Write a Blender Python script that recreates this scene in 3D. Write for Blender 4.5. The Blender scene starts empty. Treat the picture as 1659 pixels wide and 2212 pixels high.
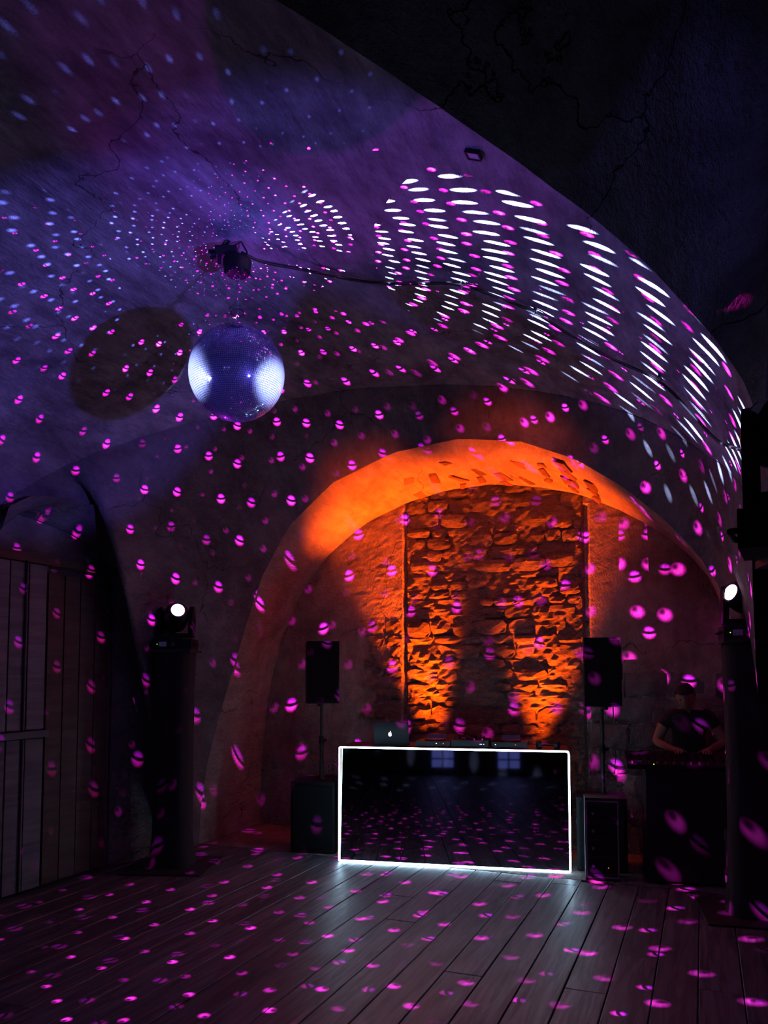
import bpy, bmesh, math, random
from mathutils import Vector, Matrix, noise
import numpy as np
random.seed(7)
C = bpy.context.scene.collection
R_ = math.radians
# ------------------------------------------------------------------ camera, world, exposure
PITCH = R_(3.5)
cam_d = bpy.data.cameras.new('camera'); cam = bpy.data.objects.new('camera', cam_d); C.objects.link(cam)
cam.location = (0, 0, 1.62); cam.rotation_euler = (R_(90) + PITCH, 0, 0)
cam_d.sensor_fit = 'VERTICAL'; cam_d.sensor_height = 36; cam_d.lens = 27.67; cam_d.shift_y = 0.1108
cam_d.clip_start = 0.05
bpy.context.scene.camera = cam
sc = bpy.context.scene
sc.view_settings.view_transform = 'Standard'; sc.view_settings.look = 'None'
sc.view_settings.exposure = 0.0; sc.view_settings.gamma = 1.0
sc.cycles.adaptive_threshold = 0.035; sc.cycles.adaptive_min_samples = 20; sc.cycles.max_bounces = 5; sc.cycles.diffuse_bounces = 2; sc.cycles.glossy_bounces = 4
sc.cycles.sample_clamp_indirect = 2.0
sc.cycles.caustics_reflective = False; sc.cycles.caustics_refractive = False
wd = bpy.data.worlds.new('night'); sc.world = wd; wd.use_nodes = True
wd.node_tree.nodes['Background'].inputs[0].default_value = (0.004, 0.003, 0.009, 1)

# ------------------------------------------------------------------ room frame: u across the hall, v along it, turned 22 degrees
CA, SA = math.cos(R_(22)), math.sin(R_(22))
YAW = -R_(22)
def W(u, v, z=0.0): return Vector((u*CA + v*SA, -u*SA + v*CA, z))
def UV(x, y): return (x*CA - y*SA, x*SA + y*CA)

# ------------------------------------------------------------------ lamps
BALL = W(-2.262, 3.508, 3.215); BR = 0.252
L1 = Vector((1.02, 1.86, 2.25))          # right, near the camera: blue white
L4 = Vector((-3.20, 2.75, 2.28))         # left, near the camera: blue
L2 = Vector((-1.77, 6.60, 2.11))         # left, far: magenta
L3 = Vector((2.43, 5.33, 2.18))          # right, far: magenta
BLUE = (0.20, 0.13, 1.0); BLUEW = (0.42, 0.52, 1.0); MAG = (0.75, 0.03, 1.0)
def azel(az, el): az, el = R_(az), R_(el); return Vector((-math.sin(az)*math.cos(el), math.cos(az)*math.cos(el), math.sin(el)))
# position, colour, power, cone, softness of the cone edge, direction
LAMPSPEC = [(L1, (0.17, 0.13, 1.0), 285, 36, 0.30, azel(45, 20.8)),
            (L4, (0.15, 0.10, 1.0), 135, 36, 0.45, azel(-72, 21.5)),
            (L2, (0.62, 0.01, 1.0), 105, 34, 0.5, (BALL - L2).normalized()),
            (L3, (0.60, 0.02, 1.0), 5, 30, 0.6, (BALL - L3).normalized())]
for p, col, e, ang, bl, d in LAMPSPEC:
    l = bpy.data.lights.new('beam', 'SPOT'); o = bpy.data.objects.new('beam', l); C.objects.link(o)
    l.energy = e; l.color = col; l.spot_size = R_(ang); l.spot_blend = bl; l.shadow_soft_size = 0.035
    o.location = p; o.rotation_euler = d.to_track_quat('-Z', 'Y').to_euler()
# the narrow, hot cores of the two blue beams, each catching the near side of the ball
for p, off, e in ((L1, Vector((0.150, -0.08, -0.02)), 9000), (L4, Vector((-0.165, -0.09, -0.03)), 8000)):
    l = bpy.data.lights.new('beam_core', 'SPOT'); o = bpy.data.objects.new('beam_core', l); C.objects.link(o)
    l.energy = e; l.color = (0.42, 0.50, 1.0); l.spot_size = R_(6.0); l.spot_blend = 1.0; l.shadow_soft_size = 0.02
    d = (BALL + off - p).normalized(); o.location = p; o.rotation_euler = d.to_track_quat('-Z', 'Y').to_euler()
def area(p, tgt, col, e, sx, sy=None, spread=180):
    l = bpy.data.lights.new('glow', 'AREA'); o = bpy.data.objects.new('glow', l); C.objects.link(o)
    l.energy = e; l.color = col; l.shape = 'RECTANGLE'; l.size = sx; l.size_y = sy or sx; l.spread = R_(spread)
    o.location = p; o.rotation_euler = (tgt - p).to_track_quat('-Z', 'Y').to_euler(); return o
# dim blue fill added to lift the dark near side, placed at the rear windows
area(W(-1.46, -6.8, 1.5), W(-1.46, 0, 1.5), (0.42, 0.36, 1.0), 0.9, 0.9, 1.2)
area(W(0.20, -6.8, 1.5), W(0.20, 0, 1.5), (0.42, 0.36, 1.0), 0.9, 0.9, 1.2)
# amber uplights on the niche floor behind the booth
PARS = [(W(-2.38, 7.27, 0.52), W(-2.90, 7.27, 3.4), 3100, 42), (W(-1.46, 7.28, 0.52), W(-1.34, 7.25, 3.4), 2100, 44)]
for p, t, e, a in PARS:
    l = bpy.data.lights.new('uplight_beam', 'SPOT'); o = bpy.data.objects.new('uplight_beam', l); C.objects.link(o)
    l.energy = e; l.color = (1.0, 0.080, 0.0); l.spot_size = R_(a); l.spot_blend = 1.0; l.shadow_soft_size = 0.05
    o.location = p; o.rotation_euler = (t - p).to_track_quat('-Z', 'Y').to_euler()

# ------------------------------------------------------------------ shader expression helper
class X:
    nt = None
    def __init__(s, sock): s.s = sock
    @staticmethod
    def m(op, *a):
        n = X.nt.nodes.new('ShaderNodeMath'); n.operation = op
        for i, v in enumerate(a):
            if isinstance(v, X): X.nt.links.new(v.s, n.inputs[i])
            else: n.inputs[i].default_value = v
        return X(n.outputs[0])
    def __add__(a, b): return X.m('ADD', a, b)
    __radd__ = __add__
    def __sub__(a, b): return X.m('SUBTRACT', a, b)
    def __rsub__(a, b): return X.m('SUBTRACT', b, a)
    def __mul__(a, b): return X.m('MULTIPLY', a, b)
    __rmul__ = __mul__
    def __truediv__(a, b): return X.m('DIVIDE', a, b)
def xyz(sock):
    n = X.nt.nodes.new('ShaderNodeSeparateXYZ'); X.nt.links.new(sock, n.inputs[0]); return [X(o) for o in n.outputs]
def comb(a, b, c):
    n = X.nt.nodes.new('ShaderNodeCombineXYZ')
    for i, v in enumerate((a, b, c)):
        if isinstance(v, X): X.nt.links.new(v.s, n.inputs[i])
        else: n.inputs[i].default_value = v
    return n.outputs[0]
def norm(v):
    L = X.m('SQRT', v[0]*v[0] + v[1]*v[1] + v[2]*v[2]); return [c/L for c in v]
def dotc(v, c): return v[0]*c[0] + v[1]*c[1] + v[2]*c[2]
def sstep(e0, e1, v):
    n = X.nt.nodes.new('ShaderNodeMapRange'); n.interpolation_type = 'SMOOTHSTEP'
    X.nt.links.new(v.s, n.inputs[0]); n.inputs[1].default_value = e0; n.inputs[2].default_value = e1
    return X(n.outputs[0])

# Emission pattern for added lamps standing in for the ball's reflections, one spot per tile. The law of reflection is solved per tile:
# a ray leaving along w comes from the tile whose normal is halfway between w and the lamp direction l.
def tile_spots(w, lamp, delta, r, jit, seed, kind, soft=0.72, lit=None, drow=None):
    drow = drow or delta
    l = (lamp - BALL).normalized()
    h = norm([w[0] + l.x, w[1] + l.y, w[2] + l.z])
    th = X.m('ARCSINE', h[2]); row = X.m('FLOOR', th/drow) + 0.5
    thc = row*drow
    nr = X.m('MAXIMUM', X.m('ROUND', X.m('COSINE', thc)*(2*math.pi/delta)), 1.0)
    ph = X.m('ARCTAN2', h[1], h[0])
    col = X.m('FLOOR', ph/(2*math.pi)*nr) + 0.5
    n = X.nt.nodes.new('ShaderNodeTexWhiteNoise'); n.noise_dimensions = '3D'
    X.nt.links.new(comb(row, col, float(seed)), n.inputs['Vector'])
    rr = xyz(n.outputs['Color'])
    thj = thc + (rr[0] - 0.5)*(jit*drow); phj = col/nr*(2*math.pi) + (rr[1] - 0.5)*(jit*delta)
    ct = X.m('COSINE', thj)
    nc = [ct*X.m('COSINE', phj), ct*X.m('SINE', phj), X.m('SINE', thj)]
    nl = dotc(nc, l)
    D = [w[i] - (nc[i]*nl*2.0 - l[i]) for i in range(3)]
    r = (0.16 + sstep(0.48, 0.97, nl)*0.84)*r     # tiles struck at a slant throw smaller spots
    hz = X.m('SQRT', w[0]*w[0] + w[1]*w[1]) + 1e-4
    a = (D[0]*w[1] - D[1]*w[0])/hz/r; b = D[2]/hz/r
    ln = X.m('SQRT', D[0]*D[0] + D[1]*D[1] + D[2]*D[2])/r
    if kind == 'wide': ln = X.m('SQRT', a*a*2.1 + b*b*0.34)
    m = 1.0 - sstep(soft, 1.0, ln)
    if kind == 'split':     # the lens of this fixture shows as two halves, the upper one smaller and offset
        k = (rr[1] - 0.5)*0.5
        bar = b + 0.02 + a*k - a*a*0.25
        up_ = sstep(0.10, 0.34, bar)*(1.0 - sstep(0.35, 0.95, X.m('ABSOLUTE', a - 0.12)))*(0.5 + rr[0]*0.5)
        m = m*1.5*(up_ + (1.0 - sstep(-0.30, -0.10, bar)))
    elif kind == 'ring':
        dx = a + 0.30; dy = b - 0.35
        m = m*(0.06 + 0.94*sstep(0.12, 0.62, X.m('SQRT', dx*dx*(0.6 + rr[0]*0.9) + dy*dy)))
    br = sstep(-0.12, 0.75, rr[2])*1.25
    if lit:     # part of the ball taken as lit, trimmed to place the spots
        m = m*lit(h)
    return m*br*sstep(0.46, 0.72, nl), b

def reflection_pattern_group():
    g = bpy.data.node_groups.new('reflection_pattern', 'ShaderNodeTree')
    g.interface.new_socket('Color', in_out='OUTPUT', socket_type='NodeSocketColor')
    g.interface.new_socket('Dx', in_out='INPUT', socket_type='NodeSocketFloat')
    g.interface.new_socket('Dy', in_out='INPUT', socket_type='NodeSocketFloat')
    g.interface.new_socket('Dz', in_out='INPUT', socket_type='NodeSocketFloat')
    X.nt = g
    gi = g.nodes.new('NodeGroupInput'); go = g.nodes.new('NodeGroupOutput')
    w = norm([X(gi.outputs[0]), X(gi.outputs[1]), X(gi.outputs[2])])
    up = sstep(-0.05, 0.14, w[2])
    def lit1(n): return 1.0*(sstep(0.62, 0.74, n[0])*(1.0 - sstep(-0.24, -0.12, n[1]))*sstep(-0.31, -0.22, n[2])*sstep(-0.616, -0.604, n[1] + n[2]*0.65 + 0.091)) + 0.30*(1.0 - sstep(-0.92, -0.84, n[1]))*(1.0 - sstep(-0.34, -0.26, n[2]))
    def lit2(n): return (0.10 + 0.90*sstep(-0.85, -0.45, n[0] + n[2]*0.8))*(1.0 - 0.92*sstep(0.04, 0.18, n[2]))
    def lit3(n): return (1.0 - 0.90*sstep(0.50, 0.70, n[1]))*X.m('MAXIMUM', sstep(-0.36, -0.20, n[1]), 1.0 - sstep(-0.45, -0.15, n[2]))*X.m('MAXIMUM', sstep(-0.056, -0.044, n[1] + n[2]*0.65 + 0.091), 1.0 - sstep(-0.45, -0.32, n[2]))*sstep(0.25, 0.5, n[0])
    m2, b2 = tile_spots(w, L2, 0.060, 0.0160, 0.30, 1, 'split', 0.38, lit2)
    m3, b3 = tile_spots(w, L3, 0.049, 0.0155, 0.28, 2, 'ring', 0.30, lit3)
    m1, b1 = tile_spots(w, L1, 0.034, 0.0190, 0.26, 3, 'wide', 0.4, lit1, 0.058)
    m4, b4 = tile_spots(w, L4, 0.042, 0.0170, 0.45, 4, 'disc', 0.0, lambda n: 0.04 + 0.96*sstep(-0.1, 0.1, n[2])*(0.2 + 0.8*sstep(-0.66, -0.36, n[1])))
    mg = m2*1.0 + m3*1.25
    pk = sstep(-0.9, 0.9, b2)      # lower half pink, upper half violet
    r = m2*1.9 + m3*2.0 + m1*3.6*0.50 + m4*0.022
    gg = mg*0.008 + mg*mg*0.035 + m1*3.6*0.62 + m4*0.026
    b = m2*(1.1 + pk*1.5) + m3*1.45 + m1*3.6*1.15 + m4*0.14
    g.links.new(comb(r, gg, b), go.inputs[0])
    return g
GRP = reflection_pattern_group()
SPOT_E = 1900.0
DTYP = 2.6
axes = [(1,0,0), (-1,0,0), (0,1,0), (0,-1,0), (0,0,1), (0,0,-1)]
for ax in axes:           # one added lamp on each side of the ball's skin, so it shades none
    l = bpy.data.lights.new('reflection_lamp', 'SPOT'); o = bpy.data.objects.new('reflection_lamp', l); C.objects.link(o)
    A = Vector(ax); o.location = BALL + A*(BR + 0.02) + (Vector((-0.022, -0.030, 0.006)) if ax[2] > 0 else Vector((0, 0, 0)))
    o.rotation_euler = {2: (math.pi if ax[2] > 0 else 0.0, 0, 0)}.get([i for i in range(3) if ax[i]][0], A.to_track_quat('-Z', 'Y').to_euler())
    l.energy = SPOT_E; l.spot_size = R_(114); l.spot_blend = 0.0; l.shadow_soft_size = 0.0
    l.use_nodes = True; nt = l.node_tree; nt.nodes.clear(); X.nt = nt
    geo = nt.nodes.new('ShaderNodeNewGeometry')
    d = xyz(geo.outputs['Incoming'])
    hv = 0.43 if ax[2] > 0 else 0.68
    k = (BR + 0.02)/hv*X.m('MAXIMUM', d[2], hv/DTYP)      # distance to the vault or the walls along this ray
    w = norm([d[i] + ax[i]*k for i in range(3)])
    gn = nt.nodes.new('ShaderNodeGroup'); gn.node_tree = GRP
    for i in range(3): nt.links.new(w[i].s, gn.inputs[i])
    i0 = [i for i in range(3) if ax[i]][0]; s0 = ax[i0]
    oth = [i for i in range(3) if i != i0]
    mx = X.m('MAXIMUM', X.m('ABSOLUTE', w[oth[0]]), X.m('ABSOLUTE', w[oth[1]]))
    face = X.m('GREATER_THAN', w[i0]*float(s0), mx)
    em = nt.nodes.new('ShaderNodeEmission'); nt.links.new(gn.outputs[0], em.inputs[0])
    off = nt.nodes.new('ShaderNodeEmission'); off.inputs[0].default_value = (0, 0, 0, 1); off.inputs[1].default_value = 0.0
    mxs = nt.nodes.new('ShaderNodeMixShader'); nt.links.new(face.s, mxs.inputs[0]); nt.links.new(off.outputs[0], mxs.inputs[1]); nt.links.new(em.outputs[0], mxs.inputs[2])
    out = nt.nodes.new('ShaderNodeOutputLight'); nt.links.new(mxs.outputs[0], out.inputs[0])

# ------------------------------------------------------------------ materials
def new_mat(name):
    m = bpy.data.materials.new(name); m.use_nodes = True
    return m, m.node_tree, m.node_tree.nodes['Principled BSDF']
def simple(name, col, rough=0.6, metal=0.0, emis=None, es=0.0, bump=0.0, bscale=200, spec=0.5):
    m, nt, b = new_mat(name)
    b.inputs['Base Color'].default_value = (*col, 1); b.inputs['Roughness'].default_value = rough
    b.inputs['Metallic'].default_value = metal; b.inputs['Specular IOR Level'].default_value = spec
    if emis: b.inputs['Emission Color'].default_value = (*emis, 1); b.inputs['Emission Strength'].default_value = es
    if bump:
        n = nt.nodes.new('ShaderNodeTexNoise'); n.inputs['Scale'].default_value = bscale
        bp = nt.nodes.new('ShaderNodeBump'); bp.inputs['Strength'].default_value = bump; bp.inputs['Distance'].default_value = 0.004
        nt.links.new(n.outputs['Fac'], bp.inputs['Height']); nt.links.new(bp.outputs[0], b.inputs['Normal'])
    return m
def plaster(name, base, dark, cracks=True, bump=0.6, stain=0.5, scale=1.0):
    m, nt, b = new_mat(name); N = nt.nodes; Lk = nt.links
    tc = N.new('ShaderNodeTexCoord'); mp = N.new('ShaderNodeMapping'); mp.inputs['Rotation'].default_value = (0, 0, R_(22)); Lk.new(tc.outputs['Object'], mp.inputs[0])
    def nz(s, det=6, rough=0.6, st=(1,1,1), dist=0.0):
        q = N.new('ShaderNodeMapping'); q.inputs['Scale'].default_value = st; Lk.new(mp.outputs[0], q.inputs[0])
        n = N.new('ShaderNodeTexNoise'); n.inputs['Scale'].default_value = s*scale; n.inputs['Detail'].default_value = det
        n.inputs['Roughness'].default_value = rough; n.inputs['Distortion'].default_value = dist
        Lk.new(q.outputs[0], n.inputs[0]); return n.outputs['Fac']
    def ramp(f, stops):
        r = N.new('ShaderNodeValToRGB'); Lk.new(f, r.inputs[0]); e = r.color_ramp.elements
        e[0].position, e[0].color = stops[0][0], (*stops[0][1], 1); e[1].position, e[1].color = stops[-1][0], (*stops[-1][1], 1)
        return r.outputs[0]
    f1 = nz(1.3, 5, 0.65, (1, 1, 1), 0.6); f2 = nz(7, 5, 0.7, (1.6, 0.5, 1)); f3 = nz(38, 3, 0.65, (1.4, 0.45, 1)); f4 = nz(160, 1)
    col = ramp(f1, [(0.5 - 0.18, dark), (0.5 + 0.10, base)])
    mix = N.new('ShaderNodeMix'); mix.data_type = 'RGBA'; mix.blend_type = 'MULTIPLY'; mix.inputs[0].default_value = stain
    Lk.new(col, mix.inputs[6]); Lk.new(ramp(f2, [(0.36, (0.42, 0.40, 0.42)), (0.62, (1, 1, 1))]), mix.inputs[7])
    last = mix.outputs[2]
    h = N.new('ShaderNodeMath'); h.operation = 'MULTIPLY_ADD'; Lk.new(f2, h.inputs[0]); h.inputs[1].default_value = 1.2; Lk.new(f3, h.inputs[2])
    h2 = N.new('ShaderNodeMath'); h2.operation = 'MULTIPLY_ADD'; Lk.new(f4, h2.inputs[0]); h2.inputs[1].default_value = 0.25; Lk.new(h.outputs[0], h2.inputs[2])
    hh = h2.outputs[0]
    if cracks:
        wv = N.new('ShaderNodeTexNoise'); wv.inputs['Scale'].default_value = 2.2; wv.inputs['Detail'].default_value = 5; Lk.new(mp.outputs[0], wv.inputs[0])
        va = N.new('ShaderNodeVectorMath'); va.operation = 'MULTIPLY_ADD'; Lk.new(wv.outputs['Color'], va.inputs[0]); va.inputs[1].default_value = (0.7, 0.7, 0.7); Lk.new(mp.outputs[0], va.inputs[2])
        vo = N.new('ShaderNodeTexVoronoi'); vo.feature = 'DISTANCE_TO_EDGE'; vo.inputs['Scale'].default_value = 0.62; Lk.new(va.outputs[0], vo.inputs[0])
        cr = N.new('ShaderNodeMapRange'); Lk.new(vo.outputs['Distance'], cr.inputs[0]); cr.inputs[1].default_value = 0.0; cr.inputs[2].default_value = 0.0028
        # only some of the cells are cracked open
        g = N.new('ShaderNodeMapRange'); Lk.new(nz(0.8, 2), g.inputs[0]); g.inputs[1].default_value = 0.47; g.inputs[2].default_value = 0.53
        mxx = N.new('ShaderNodeMath'); mxx.operation = 'MAXIMUM'; Lk.new(cr.outputs[0], mxx.inputs[0]); Lk.new(g.outputs[0], mxx.inputs[1])
        m2 = N.new('ShaderNodeMix'); m2.data_type = 'RGBA'; Lk.new(mxx.outputs[0], m2.inputs[0]); m2.inputs[6].default_value = (0.07, 0.06, 0.065, 1); Lk.new(last, m2.inputs[7]); last = m2.outputs[2]
        h3 = N.new('ShaderNodeMath'); h3.operation = 'MULTIPLY_ADD'; Lk.new(mxx.outputs[0], h3.inputs[0]); h3.inputs[1].default_value = 1.0; Lk.new(hh, h3.inputs[2]); hh = h3.outputs[0]
    Lk.new(last, b.inputs['Base Color']); b.inputs['Roughness'].default_value = 0.92; b.inputs['Specular IOR Level'].default_value = 0.15
    bp = N.new('ShaderNodeBump'); bp.inputs['Strength'].default_value = bump; bp.inputs['Distance'].default_value = 0.02
    Lk.new(hh, bp.inputs['Height']); Lk.new(bp.outputs[0], b.inputs['Normal'])
    return m
M = {}
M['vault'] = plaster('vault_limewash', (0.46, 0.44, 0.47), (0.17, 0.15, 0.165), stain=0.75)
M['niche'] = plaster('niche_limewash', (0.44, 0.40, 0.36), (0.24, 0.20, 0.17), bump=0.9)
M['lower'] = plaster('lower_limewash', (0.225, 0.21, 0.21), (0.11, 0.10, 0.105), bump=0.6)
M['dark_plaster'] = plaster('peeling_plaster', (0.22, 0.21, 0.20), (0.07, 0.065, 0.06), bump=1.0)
def stone_mat(name, cols, bump=1.0, sc_=9):
    m, nt, b = new_mat(name); N = nt.nodes; Lk = nt.links
    geo = N.new('ShaderNodeNewGeometry'); oi = N.new('ShaderNodeObjectInfo')
    n1 = N.new('ShaderNodeTexNoise'); n1.inputs['Scale'].default_value = sc_; n1.inputs['Detail'].default_value = 10; n1.inputs['Roughness'].default_value = 0.74; n1.inputs['Distortion'].default_value = 0.8
    mp = N.new('ShaderNodeMapping'); mp.inputs['Scale'].default_value = (1, 1, 2.1); Lk.new(geo.outputs['Position'], mp.inputs[0]); Lk.new(mp.outputs[0], n1.inputs[0])
    n2 = N.new('ShaderNodeTexNoise'); n2.inputs['Scale'].default_value = sc_*6; n2.inputs['Detail'].default_value = 6; Lk.new(mp.outputs[0], n2.inputs[0])
    r = N.new('ShaderNodeValToRGB'); Lk.new(n1.outputs['Fac'], r.inputs[0]); e = r.color_ramp.elements
    e[0].position = 0.35; e[0].color = (*cols[0], 1); e[1].position = 0.65; e[1].color = (*cols[1], 1)
    hs = N.new('ShaderNodeHueSaturation'); Lk.new(r.outputs[0], hs.inputs['Color'])
    mr = N.new('ShaderNodeMapRange'); Lk.new(oi.outputs['Random'], mr.inputs[0]); mr.inputs[3].default_value = 0.65; mr.inputs[4].default_value = 1.25; Lk.new(mr.outputs[0], hs.inputs['Value'])
    Lk.new(hs.outputs[0], b.inputs['Base Color']); b.inputs['Roughness'].default_value = 0.9
    ad = N.new('ShaderNodeMath'); ad.operation = 'MULTIPLY_ADD'; Lk.new(n2.outputs['Fac'], ad.inputs[0]); ad.inputs[1].default_value = 0.30; Lk.new(n1.outputs['Fac'], ad.inputs[2])
    bp = N.new('ShaderNodeBump'); bp.inputs['Strength'].default_value = bump; bp.inputs['Distance'].default_value = 0.075
    Lk.new(ad.outputs[0], bp.inputs['Height']); Lk.new(bp.outputs[0], b.inputs['Normal'])
    return m
M['stone'] = stone_mat('rubble_stone', [(0.17, 0.14, 0.12), (0.46, 0.40, 0.34)], 1.0, 17)
M['mortar'] = stone_mat('rubble_mortar', [(0.12, 0.10, 0.09), (0.34, 0.30, 0.26)], 1.0, 20)
def wood_mat(name, c0, c1, rough=0.5, grain=22):
    m, nt, b = new_mat(name); N = nt.nodes; Lk = nt.links
    tc = N.new('ShaderNodeTexCoord'); oi = N.new('ShaderNodeObjectInfo')
    ad = N.new('ShaderNodeVectorMath'); ad.operation = 'ADD'; Lk.new(tc.outputs['Object'], ad.inputs[0]); 
    cb = N.new('ShaderNodeCombineXYZ'); mu = N.new('ShaderNodeMath'); mu.operation = 'MULTIPLY'; Lk.new(oi.outputs['Random'], mu.inputs[0]); mu.inputs[1].default_value = 37
    Lk.new(mu.outputs[0], cb.inputs[0]); Lk.new(mu.outputs[0], cb.inputs[2]); Lk.new(cb.outputs[0], ad.inputs[1])
    mp = N.new('ShaderNodeMapping'); mp.inputs['Scale'].default_value = (1.0, 0.07, 1.0); Lk.new(ad.outputs[0], mp.inputs[0])
    n = N.new('ShaderNodeTexNoise'); n.inputs['Scale'].default_value = grain; n.inputs['Detail'].default_value = 8; n.inputs['Distortion'].default_value = 1.4; Lk.new(mp.outputs[0], n.inputs[0])
    r = N.new('ShaderNodeValToRGB'); Lk.new(n.outputs['Fac'], r.inputs[0]); e = r.color_ramp.elements
    e[0].position = 0.36; e[0].color = (*c0, 1); e[1].position = 0.66; e[1].color = (*c1, 1)
    hs = N.new('ShaderNodeHueSaturation'); Lk.new(r.outputs[0], hs.inputs['Color'])
    mr = N.new('ShaderNodeMapRange'); Lk.new(oi.outputs['Random'], mr.inputs[0]); mr.inputs[3].default_value = 0.7; mr.inputs[4].default_value = 1.2; Lk.new(mr.outputs[0], hs.inputs['Value'])
    Lk.new(hs.outputs[0], b.inputs['Base Color'])
    rr = N.new('ShaderNodeMapRange'); Lk.new(n.outputs['Fac'], rr.inputs[0]); rr.inputs[3].default_value = rough+0.15; rr.inputs[4].default_value = rough-0.08; Lk.new(rr.outputs[0], b.inputs['Roughness'])
    bp = N.new('ShaderNodeBump'); bp.inputs['Strength'].default_value = 0.5; bp.inputs['Distance'].default_value = 0.004; Lk.new(n.outputs['Fac'], bp.inputs['Height']); Lk.new(bp.outputs[0], b.inputs['Normal'])
    return m
M['plank'] = wood_mat('worn_floorboard', (0.045, 0.043, 0.050), (0.155, 0.148, 0.165), 0.42)
M['door'] = wood_mat('painted_door_board', (0.10, 0.105, 0.12), (0.17, 0.18, 0.20), 0.6, 12)
M['board'] = wood_mat('red_brown_board', (0.06, 0.035, 0.03), (0.11, 0.065, 0.055), 0.6, 12)
M['subfloor'] = simple('dark_gap', (0.02, 0.018, 0.018), 0.9)
M['slab'] = plaster('niche_floor_stone', (0.30, 0.24, 0.22), (0.15, 0.12, 0.11), cracks=False)
M['black'] = simple('matte_black_metal', (0.012, 0.012, 0.014), 0.55)
M['plastic'] = simple('black_plastic', (0.008, 0.008, 0.010), 0.5, bump=0.2, spec=0.15)
M['grille'] = simple('speaker_grille', (0.008, 0.008, 0.010), 0.8, bump=0.8, bscale=600, spec=0.1)
M['cloth'] = simple('black_stretch_cloth', (0.011, 0.011, 0.013), 0.95, bump=0.3, bscale=90)
M['rubber'] = simple('black_rubber_cable', (0.008, 0.008, 0.009), 0.5)
M['chrome'] = simple('steel', (0.5, 0.5, 0.55), 0.3, 1.0)
M['dull_steel'] = simple('dull_steel', (0.32, 0.32, 0.36), 0.45, 1.0)
M['ring'] = simple('lens_ring', (0.05, 0.03, 0.07), 0.25)
M['lens_mag'] = simple('lens_lit_magenta', (0.1, 0.1, 0.1), 0.3, emis=(1.0, 0.62, 1.0), es=9)
M['lens_blue'] = simple('lens_lit_blue', (0.1, 0.1, 0.1), 0.3, emis=(0.45, 0.5, 1.0), es=60)
M['lens_amber'] = simple('lens_lit_amber', (0.1, 0.1, 0.1), 0.3, emis=(1.0, 0.12, 0.0), es=6)
M['led'] = simple('led_strip_lit', (0.8, 0.9, 1.0), 0.4, emis=(0.50, 0.78, 1.0), es=22)
M['led_dot'] = simple('indicator_white', (0.5, 0.5, 0.6), 0.4, emis=(0.5, 0.6, 1.0), es=4)
M['led_green'] = simple('indicator_green', (0.3, 0.5, 0.05), 0.4, emis=(0.35, 0.8, 0.03), es=2)
M['led_amber'] = simple('indicator_amber', (0.5, 0.2, 0.02), 0.4, emis=(1.0, 0.25, 0.02), es=1.2)
M['display'] = simple('dim_display', (0.02, 0.02, 0.03), 0.2, emis=(0.10, 0.06, 0.25), es=0.08)
M['window_glow'] = simple('dusk_window', (0.1, 0.1, 0.14), 0.3, emis=(0.22, 0.26, 1.0), es=0.28)
M['mirror'] = simple('dark_mirror_front', (0.46, 0.46, 0.50), 0.03, 1.0)
M['laptop'] = simple('laptop_lid', (0.009, 0.009, 0.012), 0.5, 0.0, spec=0.15)
M['logo'] = simple('laptop_emblem_lit', (0.8, 0.8, 0.8), 0.4, emis=(0.9, 0.95, 1.0), es=2.2)
M['tile'] = None
m, nt, b = new_mat('mirror_tile')
g1 = nt.nodes.new('ShaderNodeBsdfGlossy'); g1.inputs['Color'].default_value = (0.62, 0.66, 0.90, 1); g1.inputs['Roughness'].default_value = 0.07
g2 = nt.nodes.new('ShaderNodeBsdfGlossy'); g2.inputs['Color'].default_value = (0.80, 0.82, 1.0, 1); g2.inputs['Roughness'].default_value = 0.46
mx = nt.nodes.new('ShaderNodeMixShader'); mx.inputs[0].default_value = 0.09
df = nt.nodes.new('ShaderNodeBsdfDiffuse'); df.inputs['Color'].default_value = (0.55, 0.58, 0.75, 1)   # dust and tile edges
m2x = nt.nodes.new('ShaderNodeMixShader'); m2x.inputs[0].default_value = 0.13
nt.links.new(g1.outputs[0], mx.inputs[1]); nt.links.new(g2.outputs[0], mx.inputs[2])
nt.links.new(mx.outputs[0], m2x.inputs[1]); nt.links.new(df.outputs[0], m2x.inputs[2]); nt.links.new(m2x.outputs[0], nt.nodes['Material Output'].inputs[0])
nt.nodes.remove(b); M['tile'] = m
M['core'] = simple('ball_core_blue_black', (0.01, 0.01, 0.03), 0.5)
M['skin'] = simple('skin', (0.30, 0.16, 0.10), 0.55)
M['shirt'] = simple('black_cotton', (0.012, 0.012, 0.014), 0.9, bump=0.3)
M['hair'] = simple('black_hair', (0.008, 0.007, 0.007), 0.7, bump=0.6, bscale=120)
M['jeans'] = simple('dark_denim', (0.015, 0.017, 0.03), 0.9)

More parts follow.
